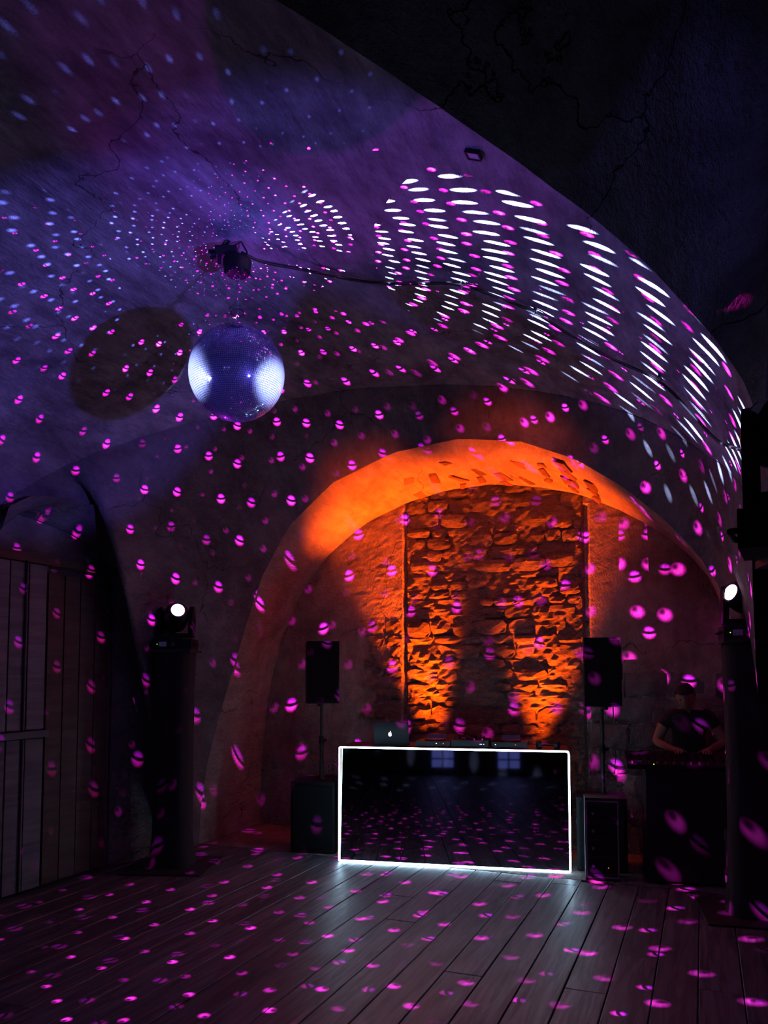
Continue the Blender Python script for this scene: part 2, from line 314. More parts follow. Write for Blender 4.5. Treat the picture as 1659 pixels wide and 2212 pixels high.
# ------------------------------------------------------------------ mesh helpers
def link(o, parent=None):
    C.objects.link(o)
    if parent: o.parent = parent
    return o
def tag(o, label=None, cat=None, group=None, kind=None):
    if label: o['label'] = label
    if cat: o['category'] = cat
    if group: o['group'] = group
    if kind: o['kind'] = kind
    return o
def thing(name, label, cat, loc=(0,0,0), rz=0.0, group=None):
    o = bpy.data.objects.new(name, None); C.objects.link(o); o.location = loc; o.rotation_euler = (0, 0, rz)
    o.empty_display_size = 0.1
    return tag(o, label, cat, group)
def obj(name, bm, mat, parent=None, smooth=False, loc=None, rot=None, kind=None, bevel=0.0, label=None):
    if bevel:
        es = [e for e in bm.edges if len(e.link_faces) == 2 and e.calc_face_angle(0) > 0.6]
        bmesh.ops.bevel(bm, geom=es, offset=bevel, segments=2, affect='EDGES', clamp_overlap=True)
    me = bpy.data.meshes.new(name); bm.to_mesh(me); bm.free()
    me.materials.append(mat)
    if smooth:
        for p in me.polygons: p.use_smooth = True
    o = bpy.data.objects.new(name, me); link(o, parent)
    if loc is not None: o.location = loc
    if rot is not None: o.rotation_euler = rot
    if kind: o['kind'] = kind
    if label: o['label'] = label
    return o
def box(bm, x0, x1, y0, y1, z0, z1, mat=None):
    vs = [bm.verts.new(v) for v in ((x0,y0,z0),(x1,y0,z0),(x1,y1,z0),(x0,y1,z0),(x0,y0,z1),(x1,y0,z1),(x1,y1,z1),(x0,y1,z1))]
    for f in ((0,3,2,1),(4,5,6,7),(0,1,5,4),(1,2,6,5),(2,3,7,6),(3,0,4,7)): bm.faces.new([vs[i] for i in f])
    if mat is not None: bmesh.ops.transform(bm, matrix=mat, verts=vs)
    return vs
def BX(*a): bm = bmesh.new(); box(bm, *a); return bm
def cyl(bm, p0, p1, r0, r1=None, n=16, cap=True):
    p0, p1 = Vector(p0), Vector(p1); r1 = r0 if r1 is None else r1
    q = (p1-p0).to_track_quat('Z', 'Y')
    a = [bm.verts.new(p0 + q @ Vector((r0*math.cos(2*math.pi*i/n), r0*math.sin(2*math.pi*i/n), 0))) for i in range(n)]
    b = [bm.verts.new(p1 + q @ Vector((r1*math.cos(2*math.pi*i/n), r1*math.sin(2*math.pi*i/n), 0))) for i in range(n)]
    for i in range(n): bm.faces.new((a[i], a[(i+1)%n], b[(i+1)%n], b[i]))
    if cap: bm.faces.new(a[::-1]); bm.faces.new(b)
def CY(*a, **k): bm = bmesh.new(); cyl(bm, *a, **k); return bm
def tube(bm, pts, r, n=8):
    pts = [Vector(p) for p in pts]; rings = []
    up = Vector((0.13, 0.21, 0.97)).normalized()
    for i, p in enumerate(pts):
        t = (pts[min(i+1, len(pts)-1)] - pts[max(i-1, 0)]).normalized()
        s = t.cross(up)
        if s.length < 1e-3: s = t.cross(Vector((1, 0, 0)))
        s.normalize(); w = s.cross(t)
        rings.append([bm.verts.new(p + s*r*math.cos(2*math.pi*k/n) + w*r*math.sin(2*math.pi*k/n)) for k in range(n)])
    for a, b in zip(rings, rings[1:]):
        for k in range(n): bm.faces.new((a[k], a[(k+1)%n], b[(k+1)%n], b[k]))
    bm.faces.new(rings[0][::-1]); bm.faces.new(rings[-1])
def lathe(bm, prof, n=24, mat=None):
    rings = []
    for r, z in prof:
        rings.append([bm.verts.new((r*math.cos(2*math.pi*k/n), r*math.sin(2*math.pi*k/n), z)) for k in range(n)])
    for a, b in zip(rings, rings[1:]):
        for k in range(n): bm.faces.new((a[k], a[(k+1)%n], b[(k+1)%n], b[k]))
    bm.faces.new(rings[0][::-1]); bm.faces.new(rings[-1])
    if mat is not None: bmesh.ops.transform(bm, matrix=mat, verts=[v for r in rings for v in r])
def grid_mesh(bm, rows):
    vr = [[bm.verts.new(p) for p in r] for r in rows]
    for a, b in zip(vr, vr[1:]):
        for i in range(len(a)-1): bm.faces.new((a[i], a[i+1], b[i+1], b[i]))
    return vr
def lerp_pts(pts, n):
    # even resampling of a polyline
    pts = [Vector(p) for p in pts]; d = [0]
    for a, b in zip(pts, pts[1:]): d.append(d[-1] + (b-a).length)
    out = []; j = 0
    for i in range(n):
        s = d[-1]*i/(n-1)
        while j < len(d)-2 and d[j+1] < s: j += 1
        out.append(pts[j].lerp(pts[j+1], 0 if d[j+1] == d[j] else min(1, (s-d[j])/(d[j+1]-d[j]))))
    return out
def smooth_pts(pts, it=3):
    pts = [Vector(p) for p in pts]
    for _ in range(it): pts = [pts[0]] + [(pts[i-1] + pts[i]*2 + pts[i+1])/4 for i in range(1, len(pts)-1)] + [pts[-1]]
    return pts
def rough_up(p, amp=0.012, f=1.7):
    return p + Vector(noise.noise_vector(p*f))*amp + Vector(noise.noise_vector(p*f*4))*(amp*0.3)

# ================================================================== THE VAULT
def fz(u):
    a = 2.55 if u < -2.2 else 2.45
    t = (u + 2.2)/a
    return 2.5 + 1.45*math.sqrt(max(0.0, 1 - t*t))
VB = [(-4.75,4.10),(-4.68,4.18),(-4.60,4.34),(-4.47,4.53),(-4.33,4.71),(-4.19,4.86),(-3.99,5.04),(-3.75,5.21),(-3.60,5.31),(-3.31,5.46),(-2.96,5.61),(-2.46,5.79),(-1.91,5.93),(-1.24,6.0),(-0.83,5.99),(-0.47,5.92),(-0.17,5.82),(0.04,5.60),(0.21,5.06),(0.25,4.5)]
VC = [(-4.75,3.6),(-4.4,3.4),(-4.0,3.15),(-3.5,2.55),(-3.0,2.0),(-2.6,1.55),(-2.2,1.35),(-1.8,1.55),(-1.5,1.87),(-1.25,2.15),(-1.09,2.36),(-0.92,2.59),(-0.72,2.84),(-0.50,3.08),(-0.34,3.22),(-0.17,3.36),(0.0,3.50),(0.13,3.56),(0.21,3.58),(0.25,3.58)]
def interp(tab, u):
    xs = [a for a, b in tab]; return float(np.interp(u, xs, [b for a, b in tab]))
def u_samples(n):
    # even in arc length of the elliptic profile
    out = []
    for i in range(n):
        t = math.pi*(1 - i/(n-1)); c = math.cos(t)
        out.append(-2.2 + c*(2.55 if c < 0 else 2.45))
    return out
US = u_samples(121)
rows = []
for u in US:
    v0, v1 = interp(VC, u), interp(VB, u)
    rows.append([rough_up(W(u, v0 + (v1-v0)*j/70.0, fz(u)), 0.014) for j in range(71)])
vrows = rows
bm = bmesh.new(); grid_mesh(bm, rows)
vault = obj('ceiling', bm, M['vault'], smooth=True, kind='structure')
vault.name = 'ceiling_vault'
tag(vault, 'lit plaster barrel vault above the mirror ball', None)
Bc = [r[-1] for r in rows]; Cc = [r[0] for r in rows]
# taller, darker vault over the camera side, shaped steep from the lit one's edge so the left lamp misses it
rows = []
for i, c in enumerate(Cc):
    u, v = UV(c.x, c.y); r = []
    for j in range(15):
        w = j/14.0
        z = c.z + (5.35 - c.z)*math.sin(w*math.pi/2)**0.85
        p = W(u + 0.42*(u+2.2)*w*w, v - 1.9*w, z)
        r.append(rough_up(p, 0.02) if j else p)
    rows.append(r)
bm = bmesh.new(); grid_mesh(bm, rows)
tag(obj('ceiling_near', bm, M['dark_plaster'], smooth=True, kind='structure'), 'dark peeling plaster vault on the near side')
bm = bmesh.new()
near = [r[-1] for r in rows]
vr = [[bm.verts.new(p) for p in near], [bm.verts.new(W(UV(p.x, p.y)[0], -7.2, 5.35)) for p in near]]
for i in range(len(near)-1): bm.faces.new((vr[0][i], vr[0][i+1], vr[1][i+1], vr[1][i]))
for a, b in (((1.0, -7.2), (2.2, 3.2)),):
    box(bm, *(0.9, 0.9+1.5), -7.2, 3.0, 5.34, 5.44, Matrix.Rotation(YAW, 4, 'Z'))
box(bm, -6.3, -4.6, -7.2, 3.0, 5.34, 5.44, Matrix.Rotation(YAW, 4, 'Z'))
obj('ceiling_rear', bm, M['dark_plaster'], kind='structure')

# ------------------------------------------------------------------ end wall: lunette surface from the vault edge down to the niche arch and side walls
NP = [(-4.46,6.36,0.0),(-4.46,6.36,0.37),(-4.39,6.36,0.76),(-4.27,6.36,1.2),(-4.1,6.36,1.64),(-3.97,6.36,2.08),(-3.83,6.36,2.51),(-3.56,6.36,3.02),(-3.13,6.36,3.38),(-2.48,6.36,3.61),(-1.85,6.36,3.65),(-1.33,6.36,3.57),(-0.88,6.36,3.35),(-0.53,6.36,3.09),(-0.2,6.36,2.77),(0.02,6.36,2.5),(0.15,6.36,2.25),(0.24,6.36,1.98),(0.34,6.36,1.4),(0.42,6.36,0.7),(0.45,6.36,0.0)]
IP = [(-4.48,7.5,0.0),(-4.48,7.5,0.39),(-4.46,7.5,0.8),(-4.41,7.5,1.2),(-4.35,7.5,1.6),(-4.24,7.5,2.0),(-4.05,7.5,2.46),(-3.72,7.5,2.88),(-3.29,7.5,3.2),(-2.77,7.5,3.41),(-2.32,7.5,3.49),(-1.89,7.5,3.49),(-1.44,7.5,3.43),(-1.0,7.5,3.31),(-0.67,7.5,3.14),(-0.43,7.5,2.99),(-0.2,7.5,2.81),(-0.04,7.5,2.65),(0.1,7.5,2.46),(0.17,7.5,2.25),(0.25,7.5,1.84),(0.36,7.5,1.0),(0.42,7.5,0.0)]
L2P = [(-4.46,4.06,2.79),(-4.46,4.27,2.91),(-4.46,4.62,2.96),(-4.46,4.95,2.96),(-4.46,5.36,2.92),(-4.46,5.6,2.84),(-4.46,5.8,2.73)]
L1P = [(-4.72,4.21,2.81),(-4.72,4.44,2.81),(-4.72,4.65,2.79),(-4.72,4.87,2.76),(-4.72,5.08,2.71),(-4.72,5.25,2.65),(-4.72,5.40,2.55)]
Nn = lerp_pts(smooth_pts([W(*p) for p in NP], 1), 90)
In = lerp_pts(smooth_pts([W(*p) for p in IP], 1), 90)
# top: the far edge of the vault, bottom: lunette arch over the doors, the pier, then the niche arch
ntop = 120
iA = 12
def part_of(pts, a, b, n): return lerp_pts(pts[a:b+1], n)
bot = []
bot += lerp_pts([W(*p) for p in L2P], 22)
bot += lerp_pts([W(-4.46,5.80,2.73), W(-4.46,5.86,2.0), W(-4.46,5.87,0.0)], 12)[1:]
bot += lerp_pts([W(-4.46,5.87,0.0), W(-4.46,6.36,0.0)], 5)[1:]
nb = [p for p in Nn]
bot += nb[1:82]
# matching positions along the vault edge
key = [(0.0, 0.0), (21/len(bot), 0.115), (32/len(bot), 0.15), (36/len(bot), 0.168), (50/len(bot), 0.20), (62/len(bot), 0.27), (1.0, 1.0)]
Blen = lerp_pts(Bc, 400)
vis = Blen
top = []
for i in range(len(bot)):
    s = i/(len(bot)-1)
    s2 = float(np.interp(s, [a for a, b in key], [b for a, b in key]))
    top.append(vis[min(399, int(round(s2*399)))])
top = smooth_pts(top, 4)
rows = []
for t, b in zip(top, bot):
    r = []
    ln = (t-b).length
    for j in range(13):
        w = j/12.0
        p = t.lerp(b, w)
        # slight belly away from the hall, so the surface leaves the vault edge as a shallow soffit
        back = W(0, 1, 0)*(0.10*math.sin(math.pi*w)*min(1, ln))
        p = p + back
        r.append(rough_up(p, 0.012) if 0 < j < 12 else p)
    rows.append(r)
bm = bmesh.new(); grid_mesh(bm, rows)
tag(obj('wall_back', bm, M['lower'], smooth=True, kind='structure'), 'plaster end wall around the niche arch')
# niche soffit and jambs
rows = []
for a, b in zip(Nn, In):
    r = []
    for j in range(13):
        w = j/12.0
        p = a.lerp(b, w)
        rad = (W(-2.1, UV(a.x, a.y)[1], 1.6) - a); rad.z = max(-1.2, rad.z); rad = rad.normalized()
        edge = 0.055*(math.exp(-(w/0.16)**2))          # worn, rounded front arris
        p = p - rad*edge
        r.append(rough_up(p, 0.016, 2.3))
    rows.append(r)
bm = bmesh.new(); grid_mesh(bm, rows)
tag(obj('ceiling_niche', bm, M['niche'], smooth=True, kind='structure'), 'orange lit plaster underside of the niche arch')
# broken plaster on the soffit showing brick edges
M['brick'] = stone_mat('old_brick', [(0.20, 0.11, 0.07), (0.36, 0.22, 0.14)], 0.8, 16)
sof = bpy.data.objects['ceiling_niche']
bl_ = []
for i in range(39, 58, 2):
    for q, t in enumerate((0.30, 0.48, 0.66, 0.84)):
        if random.random() < (0.75 if 43 < i < 54 and q > 0 else 0.3): bl_.append((i, t + (0.09 if i % 4 == 3 else 0)))
for i, t in bl_:
    a, b = Nn[i], In[i]; p = a.lerp(b, min(t, 0.95))
    tan = (Nn[i+1] - Nn[i-1]).normalized(); dep = (b-a).normalized(); nn = tan.cross(dep).normalized()
    if nn.z > 0: nn = -nn
    bmb = bmesh.new(); sx_ = random.uniform(.03, .06); sy_ = random.uniform(.05, .11); box(bmb, -sx_, sx_, -sy_, sy_, -0.02, 0.02); 
    for v in bmb.verts: v.co += Vector((random.uniform(-.018,.018), random.uniform(-.03,.03), random.uniform(-.007,.007)))
    ob_ = obj('brick', bmb, M['brick'], sof)
    mt = Matrix((tan, dep, nn)).transposed().to_4x4(); mt.translation = p - nn*random.uniform(0.006, 0.014)
    ob_.matrix_world = mt @ Matrix.Rotation(random.uniform(-.5, .5), 4, 'Z')

# ------------------------------------------------------------------ door recess in the left wall
bm = bmesh.new()
a = lerp_pts([W(*p) for p in L2P] + [W(-4.46,5.86,2.0), W(-4.46,5.87,0.0)], 40)
b = lerp_pts([W(*p) for p in L1P] + [W(-4.72,5.42,1.6), W(-4.72,5.42,0.0)], 40)
grid_mesh(bm, [[p.lerp(q, j/6.0) for j in range(7)] for p, q in zip(a, b)])
tag(obj('trim_1', bm, M['lower'], smooth=True, kind='structure'), 'arched plaster reveal of the door recess')
def wall_strip(name, pts, z0, z1, mat, label=None, nz_=14, step=0.25):
    P = []
    for (u0, v0), (u1, v1) in zip(pts, pts[1:]):
        n = max(1, int(math.hypot(u1-u0, v1-v0)/step))
        P += [(u0+(u1-u0)*k/n, v0+(v1-v0)*k/n) for k in range(n)]
    P.append(pts[-1])
    bm = bmesh.new()
    grid_mesh(bm, [[rough_up(W(u, v, z0+(z1-z0)*j/nz_), 0.008) for j in range(nz_+1)] for u, v in P])
    return tag(obj(name, bm, mat, smooth=True, kind='structure'), label)
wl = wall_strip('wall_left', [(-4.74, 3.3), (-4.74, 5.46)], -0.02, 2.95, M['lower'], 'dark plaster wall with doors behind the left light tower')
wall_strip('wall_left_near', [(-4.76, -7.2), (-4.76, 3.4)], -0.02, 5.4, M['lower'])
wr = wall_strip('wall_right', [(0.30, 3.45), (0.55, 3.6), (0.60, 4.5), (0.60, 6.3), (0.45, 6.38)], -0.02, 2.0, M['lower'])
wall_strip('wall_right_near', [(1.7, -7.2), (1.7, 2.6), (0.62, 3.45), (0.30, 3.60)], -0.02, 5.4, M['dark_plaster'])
bm = bmesh.new()          # spandrel between the right wall and the vault springing
grid_mesh(bm, [[p.lerp(q, j/6.0) for j in range(7)] for p, q in zip(
    lerp_pts([W(0.25,3.50,2.5), W(0.25,4.5,2.5), W(0.21,5.06,2.78), W(0.04,5.6,3.09)], 16), lerp_pts([W(0.5,3.50,1.95), W(0.60,4.5,1.95), W(0.60,6.3,1.95), W(0.34,6.36,1.95)], 16))])
obj('wall_right_springing', bm, M['lower'], smooth=True, kind='structure')
wall_strip('wall_rear', [(1.75, -7.0), (-4.8, -7.0)], -0.02, 5.4, M['lower'])
# rear windows, seen only mirrored in the booth
def window(n, u):
    bm = bmesh.new()
    for s in (-0.30, 0.30): box(bm, u+s-0.03, u+s+0.03, -6.96, -6.88, 0.16, 2.2)
    for z in (0.16, 2.2): box(bm, u-0.33, u+0.33, -6.96, -6.88, z-0.03, z+0.03)
    box(bm, u-0.02, u+0.02, -6.95, -6.89, 0.16, 2.2)
    for z in (0.38, 1.2): box(bm, u-0.3, u+0.3, -6.95, -6.89, z, z+0.04)
    bmesh.ops.transform(bm, matrix=Matrix.Rotation(YAW, 4, 'Z'), verts=bm.verts)
    w_ = obj('window_%d' % n, bm, M['door'], kind='structure')
    for x0, x1 in ((-0.27, -0.02), (0.02, 0.27)):
        for z0, z1 in ((0.19, 0.38), (0.42, 1.2), (1.24, 2.17)):
            bm = bmesh.new(); box(bm, u+x0, u+x1, -6.94, -6.92, z0, z1)
            bmesh.ops.transform(bm, matrix=Matrix.Rotation(YAW, 4, 'Z'), verts=bm.verts)
            obj('pane', bm, M['window_glow'], w_)
window(1, -1.46); window(2, 0.20)

# doors of the recess: pale boards, then a red brown boarded leaf
def board(parent, v0, v1, z0, z1, mat, th=0.03, u=-4.715):
    bm = BX(0, th, 0.002, (v1-v0)-0.002, 0, z1-z0)
    for vv in bm.verts: vv.co.x += random.uniform(-.002, .002)
    o = obj('board', bm, mat, parent, bevel=0.003)
    o.location = W(u, v0, z0); o.rotation_euler = (0, 0, YAW); return o
d1 = bpy.data.objects.new('door_1', None); C.objects.link(d1); d1['kind'] = 'structure'; d1['label'] = 'pale boarded door at the left edge'
v = 3.58
for k in range(6): board(d1, v, v+0.17, 1.20, 2.45, M['door']); board(d1, v, v+0.17, 0.02, 1.13, M['door']); v += 0.178
bm = BX(0, 0.06, 0, 1.1, 0, 0.05); o = obj('ledge', bm, M['door'], d1, bevel=0.004); o.location = W(-4.71, 3.56, 1.14); o.rotation_euler = (0, 0, YAW)
for vv in (4.43,):
    o = obj('door_joint', BX(0, 0.012, -0.006, 0.006, 0, 2.45), M['subfloor'], d1); o.location = W(-4.682, vv, 0.02); o.rotation_euler = (0, 0, YAW)
d2 = bpy.data.objects.new('door_2', None); C.objects.link(d2); d2['kind'] = 'structure'; d2['label'] = 'red brown boarded leaf beside the pale door'
v = 4.665
for k in range(4): board(d2, v, v+0.165, 0.02, 2.40, M['board'], 0.022); v += 0.172
bm = BX(0, 0.05, 0, 1.9, 0, 0.07); o = obj('trim_2', bm, M['board'], kind='structure', bevel=0.004); o.location = W(-4.73, 3.5, 2.46); o.rotation_euler = (0, 0, YAW)
tag(o, 'timber lintel over the doors')

# ================================================================== FLOOR
bm = bmesh.new(); box(bm, -4.9, 1.8, -7.2, 6.40, -0.10, -0.028); bmesh.ops.transform(bm, matrix=Matrix.Rotation(YAW, 4, 'Z'), verts=bm.verts)
floor = obj('floor', bm, M['subfloor'], kind='structure'); floor['label'] = 'worn grey floorboards running into the hall'
pw = 0.2145
nb_ = 0
u = -1.774 - pw*14
pm = {}
while u < 1.75:
    v = -7.1 - random.uniform(0, 2.5)
    while v < 6.38:
        L = random.choice((2.6, 3.1, 3.7, 4.3)); v1 = min(v+L, 6.42)
        v0 = max(v, -7.15)
        if v1 - v0 > 0.1:
            key_ = round(v1-v0, 2)
            if key_ not in pm:
                bmp = BX(0.003, pw-0.003, 0.002, key_-0.002, -0.028, 0.0)
                es = [e for e in bmp.edges if all(abs(q.co.z) < 1e-6 for q in e.verts)]
                bmesh.ops.bevel(bmp, geom=es, offset=0.003, segments=1, affect='EDGES')
                me = bpy.data.meshes.new('plank'); bmp.to_mesh(me); bmp.free(); me.materials.append(M['plank']); pm[key_] = me
            o = bpy.data.objects.new('plank', pm[key_]); link(o, floor)
            o.location = W(u, v0, random.uniform(-0.0015, 0.0)); o.rotation_euler = (random.uniform(-.0004,.0004), random.uniform(-.004, .004), YAW)
        v += L
    u += pw
bm = bmesh.new(); box(bm, -4.9, 0.9, 6.425, 7.7, -0.10, 0.0); bmesh.ops.transform(bm, matrix=Matrix.Rotation(YAW, 4, 'Z'), verts=bm.verts)
tag(obj('floor_niche', bm, M['slab'], kind='structure'), 'stone floor inside the niche')

# ================================================================== NICHE BACK WALL WITH RUBBLE
def back_disp(u, z):
    p = Vector((u*1.0, 3.3, z))
    rough = 1.0 if -2.80 < u < -1.02 else 0.0
    a = 0.006 + 0.020*rough
    d = noise.noise(p*5)*a + noise.noise(Vector((u*14, 1, z*22)))*a*0.7
    if -2.83 < u < -2.77 and z < 3.3: d += 0.05
    if -1.03 < u < -0.985 and z < 3.2: d += 0.05
    return d
us = sorted(set([round(-4.6 + 0.05*k, 3) for k in range(107)] + [round(-2.85 + 0.02*k, 3) for k in range(94)]))
zs = [-0.02 + 0.03*k for k in range(124)]
bm = bmesh.new()
grid_mesh(bm, [[W(u, 7.5 + back_disp(u, z), z) for z in zs] for u in us])
bm.normal_update()
nw = obj('wall_niche', bm, M['niche'], smooth=False, kind='structure'); nw['label'] = 'niche back wall, rubble stone between plaster margins'
nw.data.materials.append(M['mortar'])
for p in nw.data.polygons:
    uu = UV(p.center.x, p.center.y)[0]
    if -2.80 < uu < -1.01: p.material_index = 1
def stone(u0, u1, z0, z1, proud, mat, dens=1.0, flat=False):
    nx, nz_ = 4, 3
    w_, h_ = u1-u0, z1-z0
    bm = bmesh.new(); g = []
    sd = random.uniform(0, 100)
    for i in range(nx+1):
        r = []
        for j in range(nz_+1):
            x, z = w_*i/nx, h_*j/nz_
            edge = min(i, nx-i, j, nz_-j) == 0
            ju = w_*0.09*noise.noise(Vector((i*1.7, j*1.3, sd))); jz = h_*0.14*noise.noise(Vector((i*1.1, j*2.1, sd+5)))
            if edge:   # rounded corners
                if i in (0, nx) and j in (0, nz_): cf = 0.25 if flat else 1; ju += cf*(w_*0.07 if i == 0 else -w_*0.07); jz += cf*(h_*0.10 if j == 0 else -h_*0.10)
            y = -proud*(0.55 if edge else 1.0) + (0 if flat else 0.013*noise.noise(Vector((i*0.9, j*0.9, sd+9))))
            r.append((x+ju, y, z+jz))
        g.append(r)
    vr = grid_mesh(bm, g)
    ring = [vr[i][0] for i in range(nx+1)] + [vr[nx][j] for j in range(1, nz_+1)] + [vr[i][nz_] for i in range(nx-1, -1, -1)] + [vr[0][j] for j in range(nz_-1, 0, -1)]
    back = [bm.verts.new((v.co.x, 0.03, v.co.z)) for v in ring]
    for k in range(len(ring)):
        bm.faces.new((ring[k], back[k], back[(k+1) % len(ring)], ring[(k+1) % len(ring)]))
    bmesh.ops.recalc_face_normals(bm, faces=bm.faces)
    o = obj('stone', bm, mat, nw, smooth=False)
    o.location = W(u0, 7.5, z0); o.rotation_euler = (random.uniform(-.04, .04), random.uniform(-.06, .06), YAW + random.uniform(-.05, .05))
    return o
z = 0.0; nst = 0
while z < 3.42:
    h = random.uniform(0.075, 0.16)
    u = -2.76 + random.uniform(-.02, .03)
    while u < -1.06:
        w_ = random.uniform(0.12, 0.30) if h < 0.13 else random.uniform(0.18, 0.38)
        u1 = min(u+w_, -1.03)
        if u1 - u > 0.06 and random.random() > 0.07:
            dz = random.uniform(-.015, .02)
            stone(u+0.004, u1-0.006, z+dz, z+h-0.008+dz*0.4, random.uniform(0.0, 0.026), M['stone']); nst += 1
        u = u1 + random.uniform(0.0, 0.02)
    z += h
# loose stones showing left of the margin joint, and dressed blocks low on the right
z = 1.15
while z < 2.05:
    h = random.uniform(0.09, 0.16); u = -2.83
    while u > -3.05 - 0.15*random.random():
        w_ = random.uniform(0.10, 0.2); stone(u-w_, u-0.01, z, z+h-0.01, random.uniform(0.0, 0.02), M['stone']); u -= w_
    z += h
z = 0.0; k = 0
while z < 1.50:
    h = 0.235; u = -0.97 + (0.0 if k % 2 else -0.0)
    first = True
    while u < 0.30:
        w_ = random.uniform(0.30, 0.42) * (0.6 if first and k % 2 else 1); first = False
        stone(u+0.005, min(u+w_, 0.34)-0.005, z+0.005, z+h-0.01, random.uniform(0.006, 0.02), M['lower'], flat=True); u += w_
    z += h; k += 1

# ================================================================== MIRROR BALL
ball = thing('mirror_ball', 'large mirror ball of small square mirror tiles hanging from the vault', 'mirror ball', BALL, 0.3)
bm = bmesh.new(); bmesh.ops.create_uvsphere(bm, u_segments=48, v_segments=32, radius=BR-0.004)
obj('ball_core', bm, M['core'], ball, smooth=True)
bm = bmesh.new(); dlt = 0.0425
nrow = int(math.pi/dlt)
for i in range(nrow):
    th = -math.pi/2 + (i+0.5)*math.pi/nrow; nc_ = max(3, round(2*math.pi*math.cos(th)/dlt))
    for j in range(nc_):
        ph = 2*math.pi*(j+0.5*(i % 2)*0)/nc_
        n = Vector((math.cos(th)*math.cos(ph), math.cos(th)*math.sin(ph), math.sin(th)))
        e1 = Vector((-math.sin(ph), math.cos(ph), 0)); e2 = n.cross(e1)
        tl = Vector((random.gauss(0, 1), random.gauss(0, 1), random.gauss(0, 1)))*0.012
        if random.random() < 0.03: tl *= 5
        n2 = (n + tl).normalized(); e1 = (e1 - n2*e1.dot(n2)).normalized(); e2 = n2.cross(e1)
        s = BR*dlt*0.41; c = n*BR
        fr = [c + e1*s*a + e2*s*b for a, b in ((-1,-1),(1,-1),(1,1),(-1,1))]
        bk = [q - n2*0.004 for q in fr]
        V = [bm.verts.new(q) for q in fr + bk]
        bm.faces.new(V[:4])
        for k in range(4): bm.faces.new((V[k], V[4+k], V[4+(k+1) % 4], V[(k+1) % 4]))
bmesh.ops.recalc_face_normals(bm, faces=bm.faces)
obj('mirror_tiles', bm, M['tile'], ball, kind='stuff')
obj('top_cap', CY((0,0,BR-0.006), (0,0,BR+0.012), 0.036, 0.030), M['dull_steel'], ball, smooth=False)
bm = bmesh.new(); tube(bm, [(0.018*math.cos(t), 0, BR+0.026+0.018*math.sin(t)) for t in [k*2*math.pi/16 for k in range(17)]], 0.0035)
obj('eyelet', bm, M['chrome'], ball, smooth=True)
obj('bottom_pin', CY((0,0,-BR-0.012), (0,0,-BR+0.004), 0.006), M['chrome'], ball)
# chain
bm = bmesh.new(); z = BR+0.035
top_z = 3.745 - BALL.z
k = 0
while z < top_z:
    pts = []
    for q in range(13):
        t = q*2*math.pi/12; x = 0.006*math.cos(t); zz = 0.0135*math.sin(t) + z
        pts.append((x, 0, zz) if k % 2 else (0, x, zz))
    tube(bm, pts, 0.0019, 5); z += 0.0205; k += 1
ch = obj('chain', bm, M['dull_steel'], smooth=True, loc=BALL); tag(ch, 'thin steel chain between the rotator motor and the mirror ball', 'chain')
# black cable tie looped round the bottom of the chain
bm = bmesh.new(); cz = BR + 0.070
tube(bm, [(0.034*math.cos(t), 0.012*math.sin(t), cz+0.030*math.sin(t)) for t in [k*2*math.pi/24 for k in range(25)]], 0.0028, 6)
box(bm, 0.030, 0.040, -0.005, 0.005, cz-0.014, cz-0.004); tube(bm, [(0.036, 0, cz-0.010), (0.052, 0.0, cz-0.008), (0.064, 0, cz-0.002)], 0.0018, 5)
tag(obj('cable_tie', bm, M['rubber'], smooth=True, loc=BALL + Vector((0, -0.012, 0))), 'black cable tie looped round the chain just above the mirror ball', 'cable tie')
# rotator motor
MZ = 3.79
mo = thing('rotator_motor', 'round black rotator motor under the vault holding the chain', 'motor', Vector((BALL.x-0.005, BALL.y, MZ)), 0.2)
bm = bmesh.new(); lathe(bm, [(0.058, -0.035), (0.070, -0.022), (0.076, 0.040), (0.070, 0.052), (0.03, 0.056)], 28)
obj('housing', bm, M['plastic'], mo, smooth=False)
bm = bmesh.new(); tube(bm, [(0.016*math.cos(t), 0, -0.045+0.016*math.sin(t)) for t in [k*2*math.pi/14 for k in range(15)]], 0.003)
obj('hook', bm, M['dull_steel'], mo, smooth=True)
bm = bmesh.new(); tube(bm, [(-0.055, 0, 0.04), (-0.06, 0, 0.09), (-0.02, 0, 0.125), (0.02, 0, 0.15), (0.05, 0, 0.10), (0.055, 0, 0.04)], 0.005)
obj('bracket', bm, M['black'], mo, smooth=True)
bm = bmesh.new(); tube(bm, [(0.06, 0, -0.01), (0.09, 0, -0.045)], 0.002); obj('tie_end', bm, M['rubber'], mo)
cl = thing('ceiling_clamp', 'black hook clamp fixed to the vault left of the rotator motor', 'clamp', Vector((BALL.x-0.075, BALL.y, 3.875)), 0.0)
obj('clamp_body', BX(-0.045, 0.07, -0.03, 0.03, -0.022, 0.03), M['black'], cl, bevel=0.008)
obj('clamp_knob', CY((-0.075, -0.02, -0.02), (-0.045, -0.015, -0.012), 0.026, 0.022), M['plastic'], cl)
obj('clamp_stem', CY((0.0, 0, 0.03), (0.03, 0.02, 0.10), 0.009), M['black'], cl)
obj('clamp_fin', BX(-0.035, -0.018, -0.01, 0.01, -0.065, -0.02), M['black'], cl, bevel=0.003)
bm = bmesh.new(); tube(bm, [(-0.03, 0, 0.02), (0.02, 0, 0.085), (0.06, 0, 0.11)], 0.006); obj('clamp_strap', bm, M['rubber'], cl)
